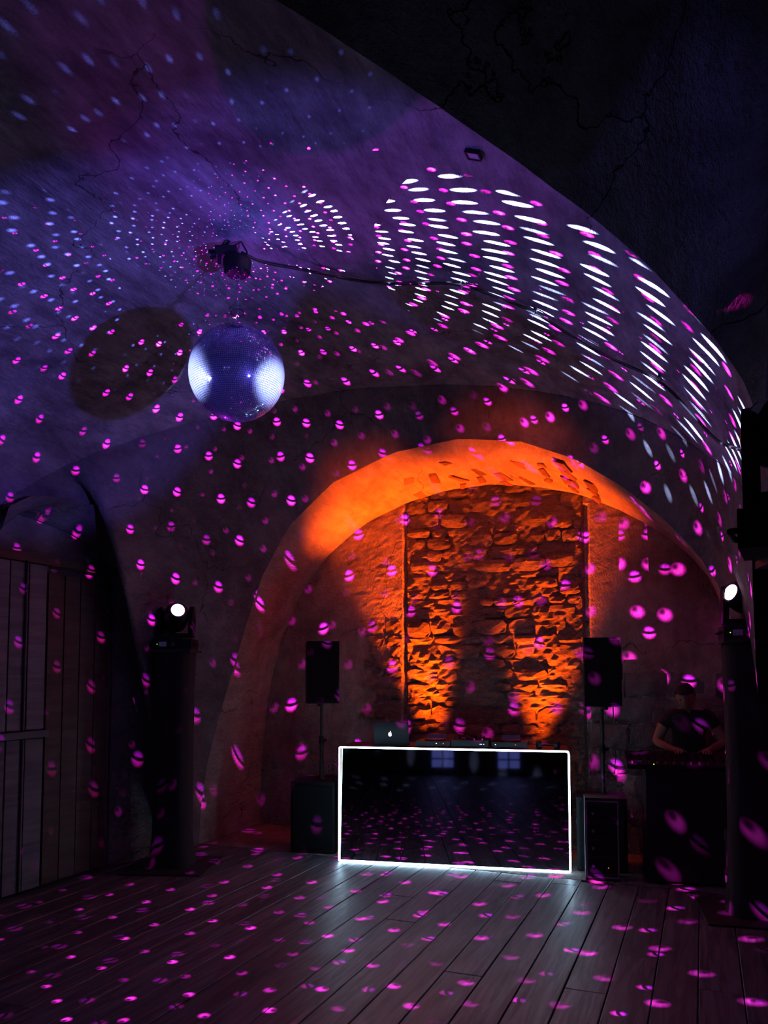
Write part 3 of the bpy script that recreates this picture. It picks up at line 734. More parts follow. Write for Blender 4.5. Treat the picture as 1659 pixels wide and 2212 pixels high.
# power cable along the vault
cab = [(-2.20,3.60),(-2.15,3.73),(-1.96,3.94),(-1.77,4.09),(-1.55,4.13),(-1.33,4.13),(-1.19,4.13),(-1.01,4.24),(-0.84,4.37),(-0.68,4.57),(-0.51,4.72),(-0.35,4.72),(-0.19,4.67),(-0.03,4.78),(0.10,4.79),(0.19,4.37),(0.23,3.99)]
pts = []
sag = [0.10,0.05,0.035,0.035,0.035,0.03,0.022,0.04,0.024,0.04,0.04,0.04,0.026,0.05,0.06,0.05,0.03]
for (uu, vv), s_ in zip(cab, sag): pts.append(W(uu, vv, fz(uu) - s_))
pp = lerp_pts(smooth_pts(lerp_pts([Vector((BALL.x+0.015, BALL.y+0.01, 3.885))] + pts, 60), 3), 110)
bm = bmesh.new(); tube(bm, pp, 0.0085, 7)
cabo = obj('power_cable', bm, M['rubber'], smooth=True); tag(cabo, 'black power cable running along the vault from the motor to the right', 'cable')
for i, lab in ((6, 'cable tie fixing the black cable nearest the motor'), (8, 'cable tie fixing the black cable, middle of the three'), (12, 'cable tie fixing the black cable nearest the right wall')):
    bm = bmesh.new(); c = pts[i]
    tube(bm, [(0.014*math.cos(t), 0.004, 0.014*math.sin(t)) for t in [k*2*math.pi/10 for k in range(11)]], 0.003, 5)
    tube(bm, [(0, 0, 0.012), (0.018, 0, 0.045)], 0.0025, 5); tube(bm, [(0, 0, -0.01), (-0.012, 0, -0.035)], 0.0022, 5)
    box(bm, -0.006, 0.006, -0.004, 0.004, 0.012, 0.04)
    tag(obj('cable_tie', bm, M['rubber'], loc=c), lab, 'cable tie')

# small square hatch let into the vault near its dark edge
uu, vv = -0.80, 2.93
e = 0.01; sl = (fz(uu+e) - fz(uu-e))/(2*e)
ht = thing('vault_hatch', 'small square hatch in the vault beside the dark arch edge', 'hatch', W(uu, vv, fz(uu)-0.008), YAW); ht.scale = (0.48, 0.48, 0.6)
ht.rotation_euler = (0, -math.atan(sl), YAW)
for x0, x1, y0, y1 in ((-.065, .065, -.055, -.045), (-.065, .065, .045, .055), (-.065, -.055, -.045, .045), (.055, .065, -.045, .045)): obj('frame', BX(x0, x1, y0, y1, -.012, .03), M['black'], ht)
obj('hatch_plate', BX(-.055, .055, -.045, .045, -.004, .01), simple('plate_light_tint', (0.6, 0.5, 0.6), 0.5), ht)  # slight magenta tint stands in for the magenta light falling on the plate

# ================================================================== LIGHT TOWERS AND MOVING HEADS
def tower(x, y, rz, label, top=1.80):
    t = thing('light_tower', label, 'light tower', (x, y, 0), rz)
    obj('base_plate', BX(-0.34, 0.34, -0.34, 0.34, 0, 0.012), M['black'], t, bevel=0.002)
    bm = bmesh.new(); n = 16
    prof = []
    rws = []
    for k in range(n+1):      # stretch cover, slightly waisted
        z = 0.012 + (top-0.012)*k/n; s = 0.150 - 0.010*math.sin(math.pi*k/n) + (0.02*(1-k/2.0) if k < 2 else 0)
        ring = []
        for q in range(16):
            a = 2*math.pi*(q+0.5)/16; c_, s_ = math.cos(a), math.sin(a)
            m_ = max(abs(c_), abs(s_)); f = min(1.0, 0.5*(1+m_)*1.12)
            ring.append(Vector((c_/m_*s*f, s_/m_*s*f, z)))
        rws.append(ring + [ring[0]])
    grid_mesh(bm, rws); bmesh.ops.remove_doubles(bm, verts=bm.verts, dist=1e-5)
    obj('stretch_cover', bm, M['cloth'], t, smooth=True)
    obj('top_plate', BX(-0.175, 0.175, -0.175, 0.175, top, top+0.02), M['black'], t, bevel=0.004)
    return t
def moving_head(x, y, z0, target, lens_pos, label, lensmat, face_rz):
    t = thing('moving_head', label, 'stage light', (x, y, z0), face_rz)
    obj('base', BX(-0.165, 0.165, -0.12, 0.12, 0, 0.095), M['plastic'], t, bevel=0.012)
    for s in (-1, 1):
        bm = bmesh.new(); tube(bm, [(s*0.165, -0.07, 0.05), (s*0.185, -0.07, 0.05), (s*0.185, 0.07, 0.05), (s*0.165, 0.07, 0.05)], 0.008); obj('handle', bm, M['plastic'], t, smooth=True)
    obj('display', BX(-0.11, -0.045, -0.1215, -0.119, 0.028, 0.068), M['display'], t)
    obj('indicator_light', BX(-0.128, -0.122, -0.1225, -0.119, 0.045, 0.051), M['led_green'], t)
    for dx, dz in ((0, .012), (0, -.012), (.012, 0), (-.012, 0)):
        obj('button', BX(0.01+dx-.004, 0.01+dx+.004, -0.1225, -0.119, 0.048+dz-.004, 0.048+dz+.004), M['dull_steel'], t)
    # yoke with two arms
    obj('yoke', BX(-0.15, 0.15, -0.05, 0.05, 0.105, 0.145), M['plastic'], t, bevel=0.012)
    for s in (-1, 1):
        bm = bmesh.new()
        pr = [(-0.055, 0.11), (0.055, 0.11), (0.065, 0.22), (0.05, 0.34), (0.0, 0.375), (-0.05, 0.34), (-0.065, 0.22)]
        x0, x1 = (0.118, 0.155) if s > 0 else (-0.155, -0.118)
        a = [bm.verts.new((x0, p, q)) for p, q in pr]; b_ = [bm.verts.new((x1, p, q)) for p, q in pr]
        bm.faces.new(a[::-1]); bm.faces.new(b_)
        for k in range(len(pr)): bm.faces.new((a[k], a[(k+1) % len(pr)], b_[(k+1) % len(pr)], b_[k]))
        obj('yoke_arm', bm, M['plastic'], t, bevel=0.008)
    # the lamp head, turned to the ball
    piv = Vector((x, y, z0+0.285)); d = (target - piv).normalized()
    loc = Matrix.Rotation(-face_rz, 3, 'Z') @ d
    q = loc.to_track_quat('Z', 'Y').to_matrix().to_4x4(); q.translation = Vector((0, 0, 0.285))
    bm = bmesh.new(); lathe(bm, [(0.045, -0.155), (0.080, -0.145), (0.103, -0.09), (0.106, 0.02), (0.092, 0.10), (0.076, 0.135), (0.068, 0.135)], 24, q)
    h = obj('lamp_head', bm, M['plastic'], t, smooth=False)
    bm = bmesh.new(); lathe(bm, [(0.068, 0.126), (0.072, 0.142), (0.064, 0.150), (0.056, 0.140)], 28, q); obj('lens_ring', bm, M['ring'], h, smooth=True)
    bm = bmesh.new(); lathe(bm, [(0.056, 0.134), (0.055, 0.143), (0.040, 0.150), (0.015, 0.153)], 28, q); obj('lens', bm, lensmat, h, smooth=True)
    return t
def aim_rz(p, q): return math.atan2(q.y-p.y, q.x-p.x) + math.pi/2
TWS = [(-1.79, 6.76, R_(-4), 'slim black covered light tower by the left wall, magenta lamp on top', 'black moving head lamp with white lit lens on the left tower', 'lens_mag', R_(0)),
       (2.50, 5.42, R_(-14), 'black covered light tower at the right, in front of the person', 'black moving head lamp with white lit lens on the tower in front of the person', 'lens_mag', R_(-14)),
       (1.05, 1.90, R_(-10), 'black light tower nearest the camera at the right edge', 'black moving head lamp nearest the camera, cut by the right edge', 'lens_blue', R_(-28)),
       (-3.36, 2.65, R_(-22), 'black light tower by the left wall, nearest the camera on that side', 'black moving head lamp on the near left tower', 'lens_blue', R_(-20))]
for i, (x, y, rz, l1, l2, lm, fr) in enumerate(TWS):
    top = 1.80
    if i == 2: top = 1.90
    if i == 1: top = 1.83
    if i == 3: top = 1.90
    tower(x + (0.09 if i == 2 else 0), y, rz, l1, top)
    moving_head(x, y, top+0.02, BALL, None, l2, M[lm], fr + (math.pi if i == 2 else 0))
    # the beams start at the lenses
for o in [q for q in bpy.data.objects if q.type == 'LIGHT' and q.name.startswith('beam')]:
    best = min(TWS, key=lambda t: (Vector((t[0], t[1])) - Vector((o.location.x, o.location.y))).length)
    tp = {0: 1.80, 1: 1.83, 2: 1.90, 3: 1.90}[TWS.index(best)]
    piv = Vector((best[0], best[1], tp+0.02+0.285)); o.location = piv + (BALL-piv).normalized()*0.172

# ================================================================== DJ BOOTH
bx0, by0 = -0.39, 6.91
brz = math.atan2(6.51-6.91, 1.52+0.39)
BL = math.hypot(1.91, 0.40); BH = 0.985
bt = thing('dj_booth', 'dj booth with dark mirror front framed by a glowing white light strip', 'dj booth', (bx0, by0, 0), brz)
obj('front_panel', BX(0.012, BL-0.012, 0.0, 0.012, 0.012, BH-0.012), M['mirror'], bt).rotation_euler = (R_(-2.0), 0, 0)
obj('side_panel', BX(0.0, 0.018, 0.060, 0.50, 0.0, BH-0.02), M['black'], bt); obj('side_panel', BX(BL-0.018, BL, 0.060, 0.50, 0.0, BH-0.02), M['black'], bt)
obj('booth_top', BX(0.0, BL, 0.052, 0.52, BH-0.02, BH), M['black'], bt, bevel=0.003)
obj('shelf', BX(0.02, BL-0.02, 0.05, 0.48, 0.44, 0.46), M['black'], bt)
bm = bmesh.new()
r = 0.0075; zt, zb = BH-0.004, 0.010; x0, x1 = 0.004, BL-0.004
def corner(cx, cz, a0, rr=0.02): return [(cx+rr*math.cos(a0+k*math.pi/8), -0.006, cz+rr*math.sin(a0+k*math.pi/8)) for k in range(5)]
loop = corner(x1-.02, zt-.02, 0) + corner(x0+.012, zt-.012, math.pi/2, .012) + corner(x0+.008, zb+.008, math.pi, .008) + corner(x1-.012, zb+.012, 1.5*math.pi, .012)
loop.append(loop[0]); tube(bm, loop, r, 8)
obj('light_strip', bm, M['led'], bt, smooth=True, label='glowing white light strip')
# laptop on the booth
def bpt(px, dy, z): # booth coordinates to world
    return Matrix.Translation((bx0, by0, 0)) @ Matrix.Rotation(brz, 4, 'Z') @ Vector((px, dy, z))
lp = thing('laptop', 'open dark laptop with small lit fruit emblem on the booth, left end', 'laptop', bpt(0.42, 0.22, BH), brz+R_(6))
obj('keyboard_base', BX(-0.155, 0.155, 0.0, 0.215, 0.0, 0.014), M['laptop'], lp, bevel=0.004)
bm = BX(-0.155, 0.155, -0.004, 0.004, 0.0, 0.205)
lid = obj('lid', bm, M['laptop'], lp, bevel=0.003); lid.location = (0, 0.0, 0.008); lid.rotation_euler = (R_(14), 0, 0)
# the emblem: an apple with a bite and a leaf
bm = bmesh.new(); N_ = 40; ring = []
for k in range(N_):
    t = 2*math.pi*k/N_
    rad = 1.0 - 0.10*math.cos(2*t) - 0.16*max(0, math.sin(t))**8 - 0.10*max(0, -math.sin(t))**10
    x_, z_ = rad*math.cos(t)*0.92, rad*math.sin(t)
    dx_, dz_ = x_-1.18, z_-0.18; dd = math.hypot(dx_, dz_)
    if dd < 0.55: x_, z_ = 1.18 + dx_/dd*0.55, 0.18 + dz_/dd*0.55
    ring.append((x_*0.0145, z_*0.0150))
f_ = [bm.verts.new((a, -0.006, b)) for a, b in ring]; bk = [bm.verts.new((a, -0.003, b)) for a, b in ring]
bm.faces.new(f_); bm.faces.new(bk[::-1])
for k in range(N_): bm.faces.new((f_[k], f_[(k+1) % N_], bk[(k+1) % N_], bk[k]))
lf = [(0.0, 0.0165), (0.003, 0.0225), (0.0075, 0.0255), (0.0065, 0.0195)]
lf1 = [bm.verts.new((a, -0.006, b)) for a, b in lf]; lf2 = [bm.verts.new((a, -0.003, b)) for a, b in lf]
bm.faces.new(lf1); bm.faces.new(lf2[::-1])
for k in range(4): bm.faces.new((lf1[k], lf1[(k+1) % 4], lf2[(k+1) % 4], lf2[k]))
em = obj('emblem', bm, M['logo'], lid, label='small lit white fruit emblem'); em.location = (-0.01, 0, 0.095); em.scale = (1.25, 1, 1.25)
# players and mixer
def player(px, w_, name, label, cat, h=0.07, wheel=True):
    t = thing(name, label, cat, bpt(px, 0.16, BH), brz)
    obj('housing', BX(-w_/2, w_/2, 0, 0.30, 0.006, h), M['plastic'], t, bevel=0.006)
    for sx in (-1, 1):
        for yy in (0.03, 0.27): obj('foot', CY((sx*(w_/2-0.03), yy, 0), (sx*(w_/2-0.03), yy, 0.008), 0.012, n=10), M['rubber'], t)
    if wheel:
        obj('jog_wheel', CY((0, 0.13, h), (0, 0.13, h+0.012), 0.095, 0.09, n=28), M['black'], t, smooth=False)
        s_ = obj('screen', BX(-0.08, 0.08, 0, 0.008, 0, 0.05), M['display'], t); s_.location = (0, 0.265, h); s_.rotation_euler = (R_(-35), 0, 0)
    else:
        for i in range(4):
            obj('fader', BX(-0.105+i*0.07-0.006, -0.105+i*0.07+0.006, 0.05, 0.07, h, h+0.014), M['dull_steel'], t)
            for j in range(3): obj('knob', CY((-0.105+i*0.07, 0.13+j*0.05, h), (-0.105+i*0.07, 0.13+j*0.05, h+0.018), 0.009, n=10), M['plastic'], t)
    return t
pl1 = player(0.80, 0.30, 'media_player', 'low black media player on the booth beside the laptop', 'dj player', 0.045)
mxr = player(1.12, 0.32, 'dj_mixer', 'black dj mixer in the middle of the booth top', 'dj mixer', 0.06, False)
pl2 = player(1.46, 0.30, 'media_player', 'black media player on the booth nearest its right end', 'dj player', 0.048)
for t_, xs_ in ((pl1, [(0.03, 'led_dot'), (0.09, 'led_amber')]), (mxr, [(0.09, 'led_dot'), (0.10, 'led_dot'), (0.12, 'led_dot')]), (pl2, [(-0.12, 'led_dot'), (0.05, 'led_amber')])):
    for xx, mm in xs_: obj('indicator_light', BX(xx-0.004, xx+0.004, -0.003, 0.001, 0.026, 0.031), M[mm], t_)
hp = thing('headphones', 'black headphones lying at the right end of the booth top', 'headphones', bpt(1.78, 0.18, BH), brz)
bm = bmesh.new(); tube(bm, [(0.075*math.cos(t), 0.10*math.sin(t)+0.02, 0.02) for t in [k*math.pi/12 for k in range(13)]], 0.008); obj('headband', bm, M['rubber'], hp, smooth=True)
for s in (-1, 1): obj('ear_cup', CY((s*0.06, 0.01, 0.03), (s*0.09, 0.0, 0.03), 0.035, n=18), M['plastic'], hp, bevel=0.004)

# ================================================================== SPEAKERS
def sub_(x, y, rz, w_, d_, h_, label):
    t = thing('subwoofer', label, 'subwoofer', (x, y, 0), rz)
    obj('cabinet', BX(-w_/2, w_/2, -d_/2, d_/2, 0.012, h_), M['plastic'], t, bevel=0.012)
    obj('grille', BX(-w_/2+0.025, w_/2-0.025, -d_/2-0.012, -d_/2+0.002, 0.05, h_-0.04), M['grille'], t, bevel=0.004)
    for sx in (-1, 1):
        for sy in (-1, 1): obj('foot', CY((sx*(w_/2-0.05), sy*(d_/2-0.05), 0), (sx*(w_/2-0.05), sy*(d_/2-0.05), 0.014), 0.02, n=10), M['rubber'], t)
        obj('handle', BX(sx*w_/2-0.006, sx*w_/2+0.004, -0.07, 0.07, h_*0.6, h_*0.6+0.04), M['black'], t)
    obj('pole_socket', CY((0.02, 0, h_), (0.02, 0, h_+0.012), 0.035, n=16), M['black'], t)
    return t
def speaker_(x, y, z0, rz, label, w_=0.295, d_=0.31, h_=0.575):
    t = thing('loudspeaker', label, 'loudspeaker', (x, y, z0), rz)
    bm = bmesh.new()
    pr = [(-w_/2, -d_/2), (w_/2, -d_/2), (w_/2*0.96, 0.02), (w_/2*0.6, d_/2), (-w_/2*0.6, d_/2), (-w_/2*0.96, 0.02)]
    a = [bm.verts.new((p, q, 0)) for p, q in pr]; b_ = [bm.verts.new((p, q, h_)) for p, q in pr]
    bm.faces.new(a[::-1]); bm.faces.new(b_)
    for k in range(6): bm.faces.new((a[k], a[(k+1) % 6], b_[(k+1) % 6], b_[k]))
    obj('cabinet', bm, M['plastic'], t, bevel=0.012)
    obj('grille', BX(-w_/2+0.014, w_/2-0.014, -d_/2-0.010, -d_/2+0.003, 0.02, h_-0.02), M['grille'], t, bevel=0.005)
    obj('handle', BX(w_/2-0.014, w_/2+0.004, -0.06, -0.02, h_*0.40, h_*0.62), M['black'], t)
    obj('pole_mount', CY((0, 0.0, -0.03), (0, 0.0, 0.004), 0.028, n=14), M['black'], t)
    return t
def pole_(x, y, z0, z1, label):
    t = thing('speaker_pole', label, 'speaker pole', (x, y, z0))
    zm = z0 + (z1-z0)*0.55
    obj('lower_tube', CY((0, 0, 0), (0, 0, zm-z0), 0.0185, n=14), M['black'], t)
    obj('upper_tube', CY((0, 0, zm-z0), (0, 0, z1-z0), 0.0155, n=14), M['black'], t)
    obj('collar', CY((0, 0, zm-z0-0.05), (0, 0, zm-z0+0.02), 0.026, 0.022, n=14), M['plastic'], t)
    obj('knob', CY((0.02, 0, zm-z0-0.02), (0.05, 0, zm-z0-0.02), 0.012, n=10), M['plastic'], t)
sx_, sy_ = -0.605, 7.43
sub_(sx_, sy_, R_(-10), 0.41, 0.46, 0.64, 'black subwoofer on the floor left of the booth')
pxx = Vector((sx_, sy_, 0)) + Matrix.Rotation(R_(-10), 3, 'Z') @ Vector((0.02, 0, 0))
pole_(pxx.x, pxx.y, 0.652, 1.32, 'black pole carrying the left loudspeaker')
speaker_(pxx.x-0.01, pxx.y, 1.345, R_(14), 'black loudspeaker on a pole left of the booth')
sx_, sy_ = 1.83, 6.72
sub_(sx_, sy_, R_(-14), 0.40, 0.40, 0.60, 'black subwoofer on the floor right of the booth')
pxx = Vector((sx_, sy_, 0)) + Matrix.Rotation(R_(-14), 3, 'Z') @ Vector((0.16, 0, 0))
pxx = Vector((sx_, sy_, 0)) + Matrix.Rotation(R_(-14), 3, 'Z') @ Vector((0.02, 0, 0))
pole_(pxx.x, pxx.y, 0.612, 1.32, 'black pole carrying the right loudspeaker')
speaker_(pxx.x+0.02, pxx.y-0.02, 1.345, R_(-20), 'black loudspeaker on a pole beside the person')
# amplifier rack in front of the right subwoofer
rk = thing('amplifier_rack', 'small black amplifier rack with pale metal edges standing against the booth', 'amplifier rack', (1.735, 6.37, 0), R_(-12))
obj('case', BX(-0.13, 0.13, -0.10, 0.10, 0.0, 0.64), M['black'], rk, bevel=0.004)
for x_ in (-0.125, 0.115): obj('rail', BX(x_, x_+0.010, -0.106, -0.098, 0.02, 0.62), M['dull_steel'], rk)
for z_ in (0.02, 0.61): obj('rail', BX(-0.115, 0.115, -0.106, -0.098, z_, z_+0.010), M['dull_steel'], rk)
for k in range(4):
    obj('amplifier', BX(-0.108, 0.108, -0.108, -0.095, 0.06+k*0.135, 0.06+k*0.135+0.11), M['plastic'], rk, bevel=0.003)
    obj('knob', CY((-0.07, -0.118, 0.115+k*0.135), (-0.07, -0.107, 0.115+k*0.135), 0.012, n=12), M['dull_steel'], rk)
obj('indicator_light', BX(0.04, 0.047, -0.111, -0.106, 0.10, 0.106), M['led_amber'], rk)

# ================================================================== CONSOLE TABLE, CONSOLE, PERSON
tb = thing('covered_table', 'table under a black cloth in front of the person', 'table', (2.44, 6.33, 0), R_(-14))
bm = bmesh.new(); rws = []
for k in range(9):
    z = 0.02 + 0.83*k/8; ring = []
    for q in range(49):
        t = q/48.0*4; s = int(t) % 4; f = t-int(t)
        cx_, cy_ = [(-1+2*f, -1), (1, -1+2*f), (1-2*f, 1), (-1, 1-2*f)][s]
        fold = 0.018*math.sin(q*2*math.pi/4.8)*(1-k/8.0)
        ring.append(Vector((cx_*(0.355+fold), cy_*(0.22+fold), z)))
    rws.append(ring)
grid_mesh(bm, rws); obj('cloth', bm, M['cloth'], tb, smooth=True)
obj('table_top', BX(-0.36, 0.36, -0.22, 0.22, 0.85, 0.872), M['black'], tb, bevel=0.004)
for sx in (-1, 1):
    for sy in (-1, 1): obj('leg', CY((sx*0.32, sy*0.17, 0), (sx*0.32, sy*0.17, 0.85), 0.016, n=10), M['black'], tb)
ms = thing('mixing_console', 'black mixing console with a tiny green light on the covered table', 'mixing console', (2.34, 6.31, 0.875), R_(-14))
bm = bmesh.new()
pr = [(-0.20, 0.0), (0.20, 0.0), (0.20, 0.11), (-0.20, 0.035)]
a = [bm.verts.new((-0.40, p, q)) for p, q in pr]; b_ = [bm.verts.new((0.38, p, q)) for p, q in pr]
bm.faces.new(a); bm.faces.new(b_[::-1])
for k in range(4): bm.faces.new((a[k], b_[k], b_[(k+1) % 4], a[(k+1) % 4]))
bmesh.ops.recalc_face_normals(bm, faces=bm.faces); obj('housing', bm, M['plastic'], ms, bevel=0.006)
for i in range(12):
    x_ = -0.36 + i*0.062
    obj('fader', BX(x_-0.006, x_+0.006, -0.16, -0.14, 0.04, 0.062), M['dull_steel'], ms)
    for j in range(2): obj('knob', CY((x_, -0.06+0.09*j, 0.06+0.017*j), (x_, -0.06+0.09*j, 0.078+0.017*j), 0.009, n=8), M['plastic'], ms)
obj('indicator_light', BX(-0.205, -0.198, -0.19, -0.185, 0.038, 0.045), M['led_green'], ms)
bm = bmesh.new(); tube(bm, [(0.05, 0.1, 0.09), (0.06, 0.08, 0.16), (0.03, 0.03, 0.21), (0.0, 0.0, 0.20)], 0.004); obj('gooseneck', bm, M['rubber'], ms, smooth=True)

def skin_mesh(name, verts, edges, radii, mat, parent, sub=2, root=0):
    me = bpy.data.meshes.new(name); me.from_pydata([tuple(v) for v in verts], edges, []); me.update()
    o = bpy.data.objects.new(name, me); C.objects.link(o)
    md = o.modifiers.new('s', 'SKIN'); md.use_smooth_shade = True
    for i, r in enumerate(radii):
        sv = me.skin_vertices[0].data[i]; sv.radius = (r, r) if not isinstance(r, tuple) else r; sv.use_root = (i == root)
    ss = o.modifiers.new('d', 'SUBSURF'); ss.levels = sub; ss.render_levels = sub
    dg = bpy.context.evaluated_depsgraph_get(); me2 = bpy.data.meshes.new_from_object(o.evaluated_get(dg))
    bpy.data.objects.remove(o); me2.materials.clear(); me2.materials.append(mat)
    for p in me2.polygons: p.use_smooth = True
    o2 = bpy.data.objects.new(name, me2); link(o2, parent); return o2
pr_ = thing('person', 'person in a black t-shirt with short black hair bending over the mixing console', 'person', (2.60, 6.76, 0), R_(-16)); pr_.scale = (1, 1, 0.965)
# local frame: faces -y (towards the hall)
sk = {'pelvis': (0, 0.02, 0.92), 'waist': (0, 0.03, 1.05), 'chest': (0, 0.0, 1.22), 'ches2': (0, -0.03, 1.31), 'neck': (0, -0.06, 1.375), 'nk2': (0, -0.085, 1.42),
      'sL': (-0.17, -0.03, 1.30), 'eL': (-0.27, -0.08, 1.08), 'wL': (-0.15, -0.27, 1.035), 'hL': (-0.11, -0.34, 1.03),
      'sR': (0.17, -0.03, 1.30), 'eR': (0.26, -0.06, 1.08), 'wR': (0.13, -0.26, 1.03), 'hR': (0.10, -0.33, 1.03),
      'hpL': (-0.09, 0.02, 0.88), 'kL': (-0.10, -0.02, 0.48), 'aL': (-0.10, 0.03, 0.09), 'tL': (-0.11, -0.12, 0.04),
      'hpR': (0.09, 0.02, 0.88), 'kR': (0.10, -0.02, 0.48), 'aR': (0.10, 0.03, 0.09), 'tR': (0.11, -0.12, 0.04)}
rd = {'pelvis': (0.13, 0.10), 'waist': (0.125, 0.095), 'chest': (0.15, 0.10), 'ches2': (0.12, 0.085), 'neck': 0.052, 'nk2': 0.05,
      'sL': 0.062, 'eL': 0.042, 'wL': 0.027, 'hL': (0.036, 0.016), 'sR': 0.062, 'eR': 0.042, 'wR': 0.027, 'hR': (0.036, 0.016),
      'hpL': 0.085, 'kL': 0.058, 'aL': 0.04, 'tL': (0.042, 0.028), 'hpR': 0.085, 'kR': 0.058, 'aR': 0.04, 'tR': (0.042, 0.028)}
names = list(sk); ix = {n: i for i, n in enumerate(names)}
E_ = [('pelvis','waist'),('waist','chest'),('chest','ches2'),('ches2','neck'),('neck','nk2'),('ches2','sL'),('sL','eL'),('eL','wL'),('wL','hL'),('ches2','sR'),('sR','eR'),('eR','wR'),('wR','hR'),
      ('pelvis','hpL'),('hpL','kL'),('kL','aL'),('aL','tL'),('pelvis','hpR'),('hpR','kR'),('kR','aR'),('aR','tR')]
verts = [sk[n] for n in names]; radii = [rd[n] for n in names]; edges = [(ix[a], ix[b]) for a, b in E_]
for s, hn in ((-1, 'hL'), (1, 'hR')):      # fingers and thumb
    hx, hy, hz = sk[hn]
    for k, (off, ln) in enumerate(((-0.026, 0.050), (-0.009, 0.060), (0.009, 0.056), (0.026, 0.044))):
        i0 = len(verts)
        verts += [(hx+off, hy-0.030, hz), (hx+off*1.1, hy-0.030-ln*0.55, hz-0.002), (hx+off*1.12, hy-0.030-ln, hz-0.022)]; radii += [0.0095, 0.0085, 0.007]
        edges += [(ix[hn], i0), (i0, i0+1), (i0+1, i0+2)]
    i0 = len(verts); verts += [(hx - s*0.045, hy+0.005, hz-0.004), (hx - s*0.062, hy-0.028, hz-0.014)]; radii += [0.011, 0.009]; edges += [(ix[hn], i0), (i0, i0+1)]
body = skin_mesh('body', verts, edges, radii, M['skin'], pr_)
# head with face
bm = bmesh.new(); bmesh.ops.create_uvsphere(bm, u_segments=32, v_segments=24, radius=1)
for v in bm.verts:
    x_, y_, z_ = v.co
    X_ = x_*0.076*(1 - 0.22*max(0, -z_)); Y_ = y_*0.096; Z_ = z_*0.120
    if y_ < 0:
        Y_ += 0.012*max(0, -z_)**2
        Y_ -= 0.020*math.exp(-((x_/0.16)**2 + ((z_+0.12)/0.20)**2))          # nose
        Y_ += 0.010*(math.exp(-(((x_-0.36)/0.17)**2 + ((z_-0.08)/0.11)**2)) + math.exp(-(((x_+0.36)/0.17)**2 + ((z_-0.08)/0.11)**2)))
        Y_ -= 0.006*math.exp(-((x_/0.3)**2 + ((z_+0.47)/0.07)**2)) - 0.005*math.exp(-((x_/0.3)**2 + ((z_+0.53)/0.03)**2))
        Y_ -= 0.006*math.exp(-((x_/0.3)**2 + ((z_+0.82)/0.15)**2))
    v.co = (X_, Y_, Z_)
for s in (-1, 1):
    r_ = bmesh.ops.create_uvsphere(bm, u_segments=10, v_segments=8, radius=1)
    for v in r_['verts']: v.co = (s*0.077 + v.co.x*0.008, 0.008 + v.co.y*0.018, -0.005 + v.co.z*0.030)
hd = obj('head', bm, M['skin'], pr_, smooth=True); hd.location = (-0.03, -0.115, 1.475); hd.rotation_euler = (R_(24), 0, R_(-12))
bm = bmesh.new()
for s in (-1, 1):
    r_ = bmesh.ops.create_uvsphere(bm, u_segments=10, v_segments=8, radius=0.011)
    for v in r_['verts']: v.co += Vector((s*0.028, -0.082, 0.010))
obj('eyes', bm, simple('eye', (0.10, 0.08, 0.07), 0.4), hd, smooth=True)
bm = bmesh.new(); bmesh.ops.create_uvsphere(bm, u_segments=28, v_segments=20, radius=1)
bmesh.ops.delete(bm, geom=[v for v in bm.verts if v.co.z < (-0.25 if v.co.y > 0.1 else (0.10 if v.co.y > -0.4 else 0.42))], context='VERTS')
for v in bm.verts: v.co = Vector((v.co.x*0.083, v.co.y*0.104, v.co.z*0.130)) * (1 + 0.03*noise.noise(v.co*40))
obj('hair', bm, M['hair'], hd, smooth=True)
# t-shirt and trousers over the body
tv = {'a': (0, 0.02, 0.90), 'b': (0, 0.03, 1.05), 'c': (0, 0.0, 1.22), 'd': (0, -0.03, 1.31), 'e': (0, -0.052, 1.355),
      'L': (-0.17, -0.03, 1.30), 'L2': (-0.225, -0.055, 1.18), 'R': (0.17, -0.03, 1.30), 'R2': (0.22, -0.047, 1.18)}
tr = {'a': (0.15, 0.115), 'b': (0.14, 0.11), 'c': (0.165, 0.115), 'd': (0.135, 0.098), 'e': 0.065, 'L': 0.078, 'L2': 0.066, 'R': 0.078, 'R2': 0.066}
tn = list(tv); ti = {n: i for i, n in enumerate(tn)}
skin_mesh('t_shirt', [tv[n] for n in tn], [(ti[a], ti[b]) for a, b in (('a','b'),('b','c'),('c','d'),('d','e'),('d','L'),('L','L2'),('d','R'),('R','R2'))], [tr[n] for n in tn], M['shirt'], pr_)
jv = [(0, 0.02, 0.93), (-0.09, 0.02, 0.87), (-0.10, -0.02, 0.48), (-0.10, 0.03, 0.10), (0.09, 0.02, 0.87), (0.10, -0.02, 0.48), (0.10, 0.03, 0.10)]
skin_mesh('trousers', jv, [(0, 1), (1, 2), (2, 3), (0, 4), (4, 5), (5, 6)], [(0.14, 0.11), 0.096, 0.070, 0.060, 0.096, 0.070, 0.060], M['jeans'], pr_)

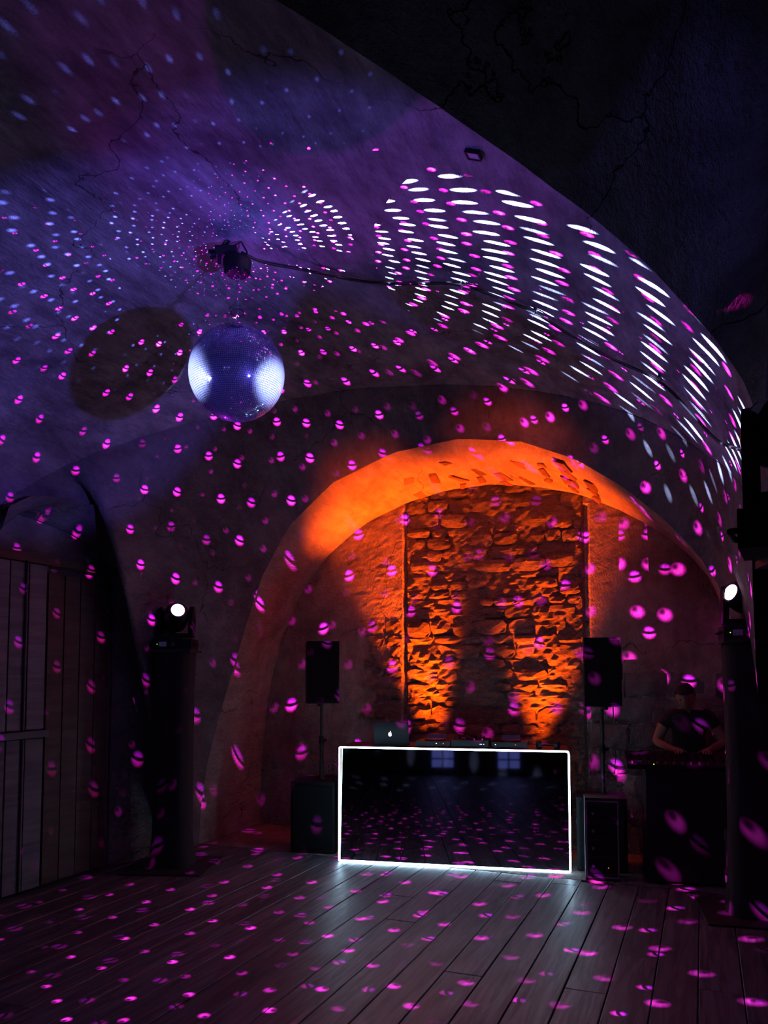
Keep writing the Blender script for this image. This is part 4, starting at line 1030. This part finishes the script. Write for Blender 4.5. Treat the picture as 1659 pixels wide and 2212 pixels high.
# steel framed case beside the right tower
cr = thing('steel_frame_stand', 'small steel framed stand between the covered table and the right tower', 'stand', (2.62, 5.90, 0), R_(-22))
for x_ in (-0.09, 0.08):
    for y_ in (-0.09, 0.08): obj('post', BX(x_, x_+0.014, y_, y_+0.014, 0.0, 0.46), M['dull_steel'], cr)
obj('top_panel', BX(-0.10, 0.10, -0.10, 0.10, 0.40, 0.46), M['dull_steel'], cr, bevel=0.004)
obj('bottom_panel', BX(-0.10, 0.10, -0.10, 0.10, 0.10, 0.155), M['dull_steel'], cr, bevel=0.004)
obj('back_panel', BX(-0.085, 0.085, 0.06, 0.07, 0.155, 0.40), M['black'], cr)

# amber uplights
for (p, t_, e_, a_), lab in zip(PARS, ('small amber floor light behind the booth, left one', 'small amber floor light behind the booth, right one')):
    pc = thing('floor_uplight', lab, 'stage light', (p.x, p.y, 0), YAW)
    obj('stand', BX(-0.09, 0.09, -0.07, 0.07, 0.0, 0.02), M['black'], pc, bevel=0.004)
    for s in (-1, 1): obj('bracket', BX(s*0.10-0.004, s*0.10+0.004, -0.015, 0.015, 0.01, 0.40), M['black'], pc)
    bm = bmesh.new(); lathe(bm, [(0.05, 0.28), (0.085, 0.30), (0.09, 0.47), (0.08, 0.47), (0.075, 0.46)], 24); can = obj('can', bm, M['plastic'], pc)
    bm = bmesh.new(); lathe(bm, [(0.074, 0.46), (0.074, 0.468), (0.03, 0.472)], 24); obj('lens', bm, M['lens_amber'], can)
    obj('crossbar', BX(-0.10, 0.10, -0.012, 0.012, 0.36, 0.385), M['black'], pc)

# things that come in sets
for o in bpy.data.objects:
    if o.parent is None:
        g = {'light_tower': 'light towers standing round the hall', 'moving_head': 'moving head lamps on the light towers', 'media_player': 'media players on the booth',
             'loudspeaker': 'loudspeakers on poles', 'subwoofer': 'subwoofers under the loudspeakers', 'speaker_pole': 'poles of the loudspeakers',
             'cable_tie': 'black cable ties', 'floor_uplight': 'amber floor lights behind the booth'}.get(o.name.split('.')[0])
        if g: o['group'] = g
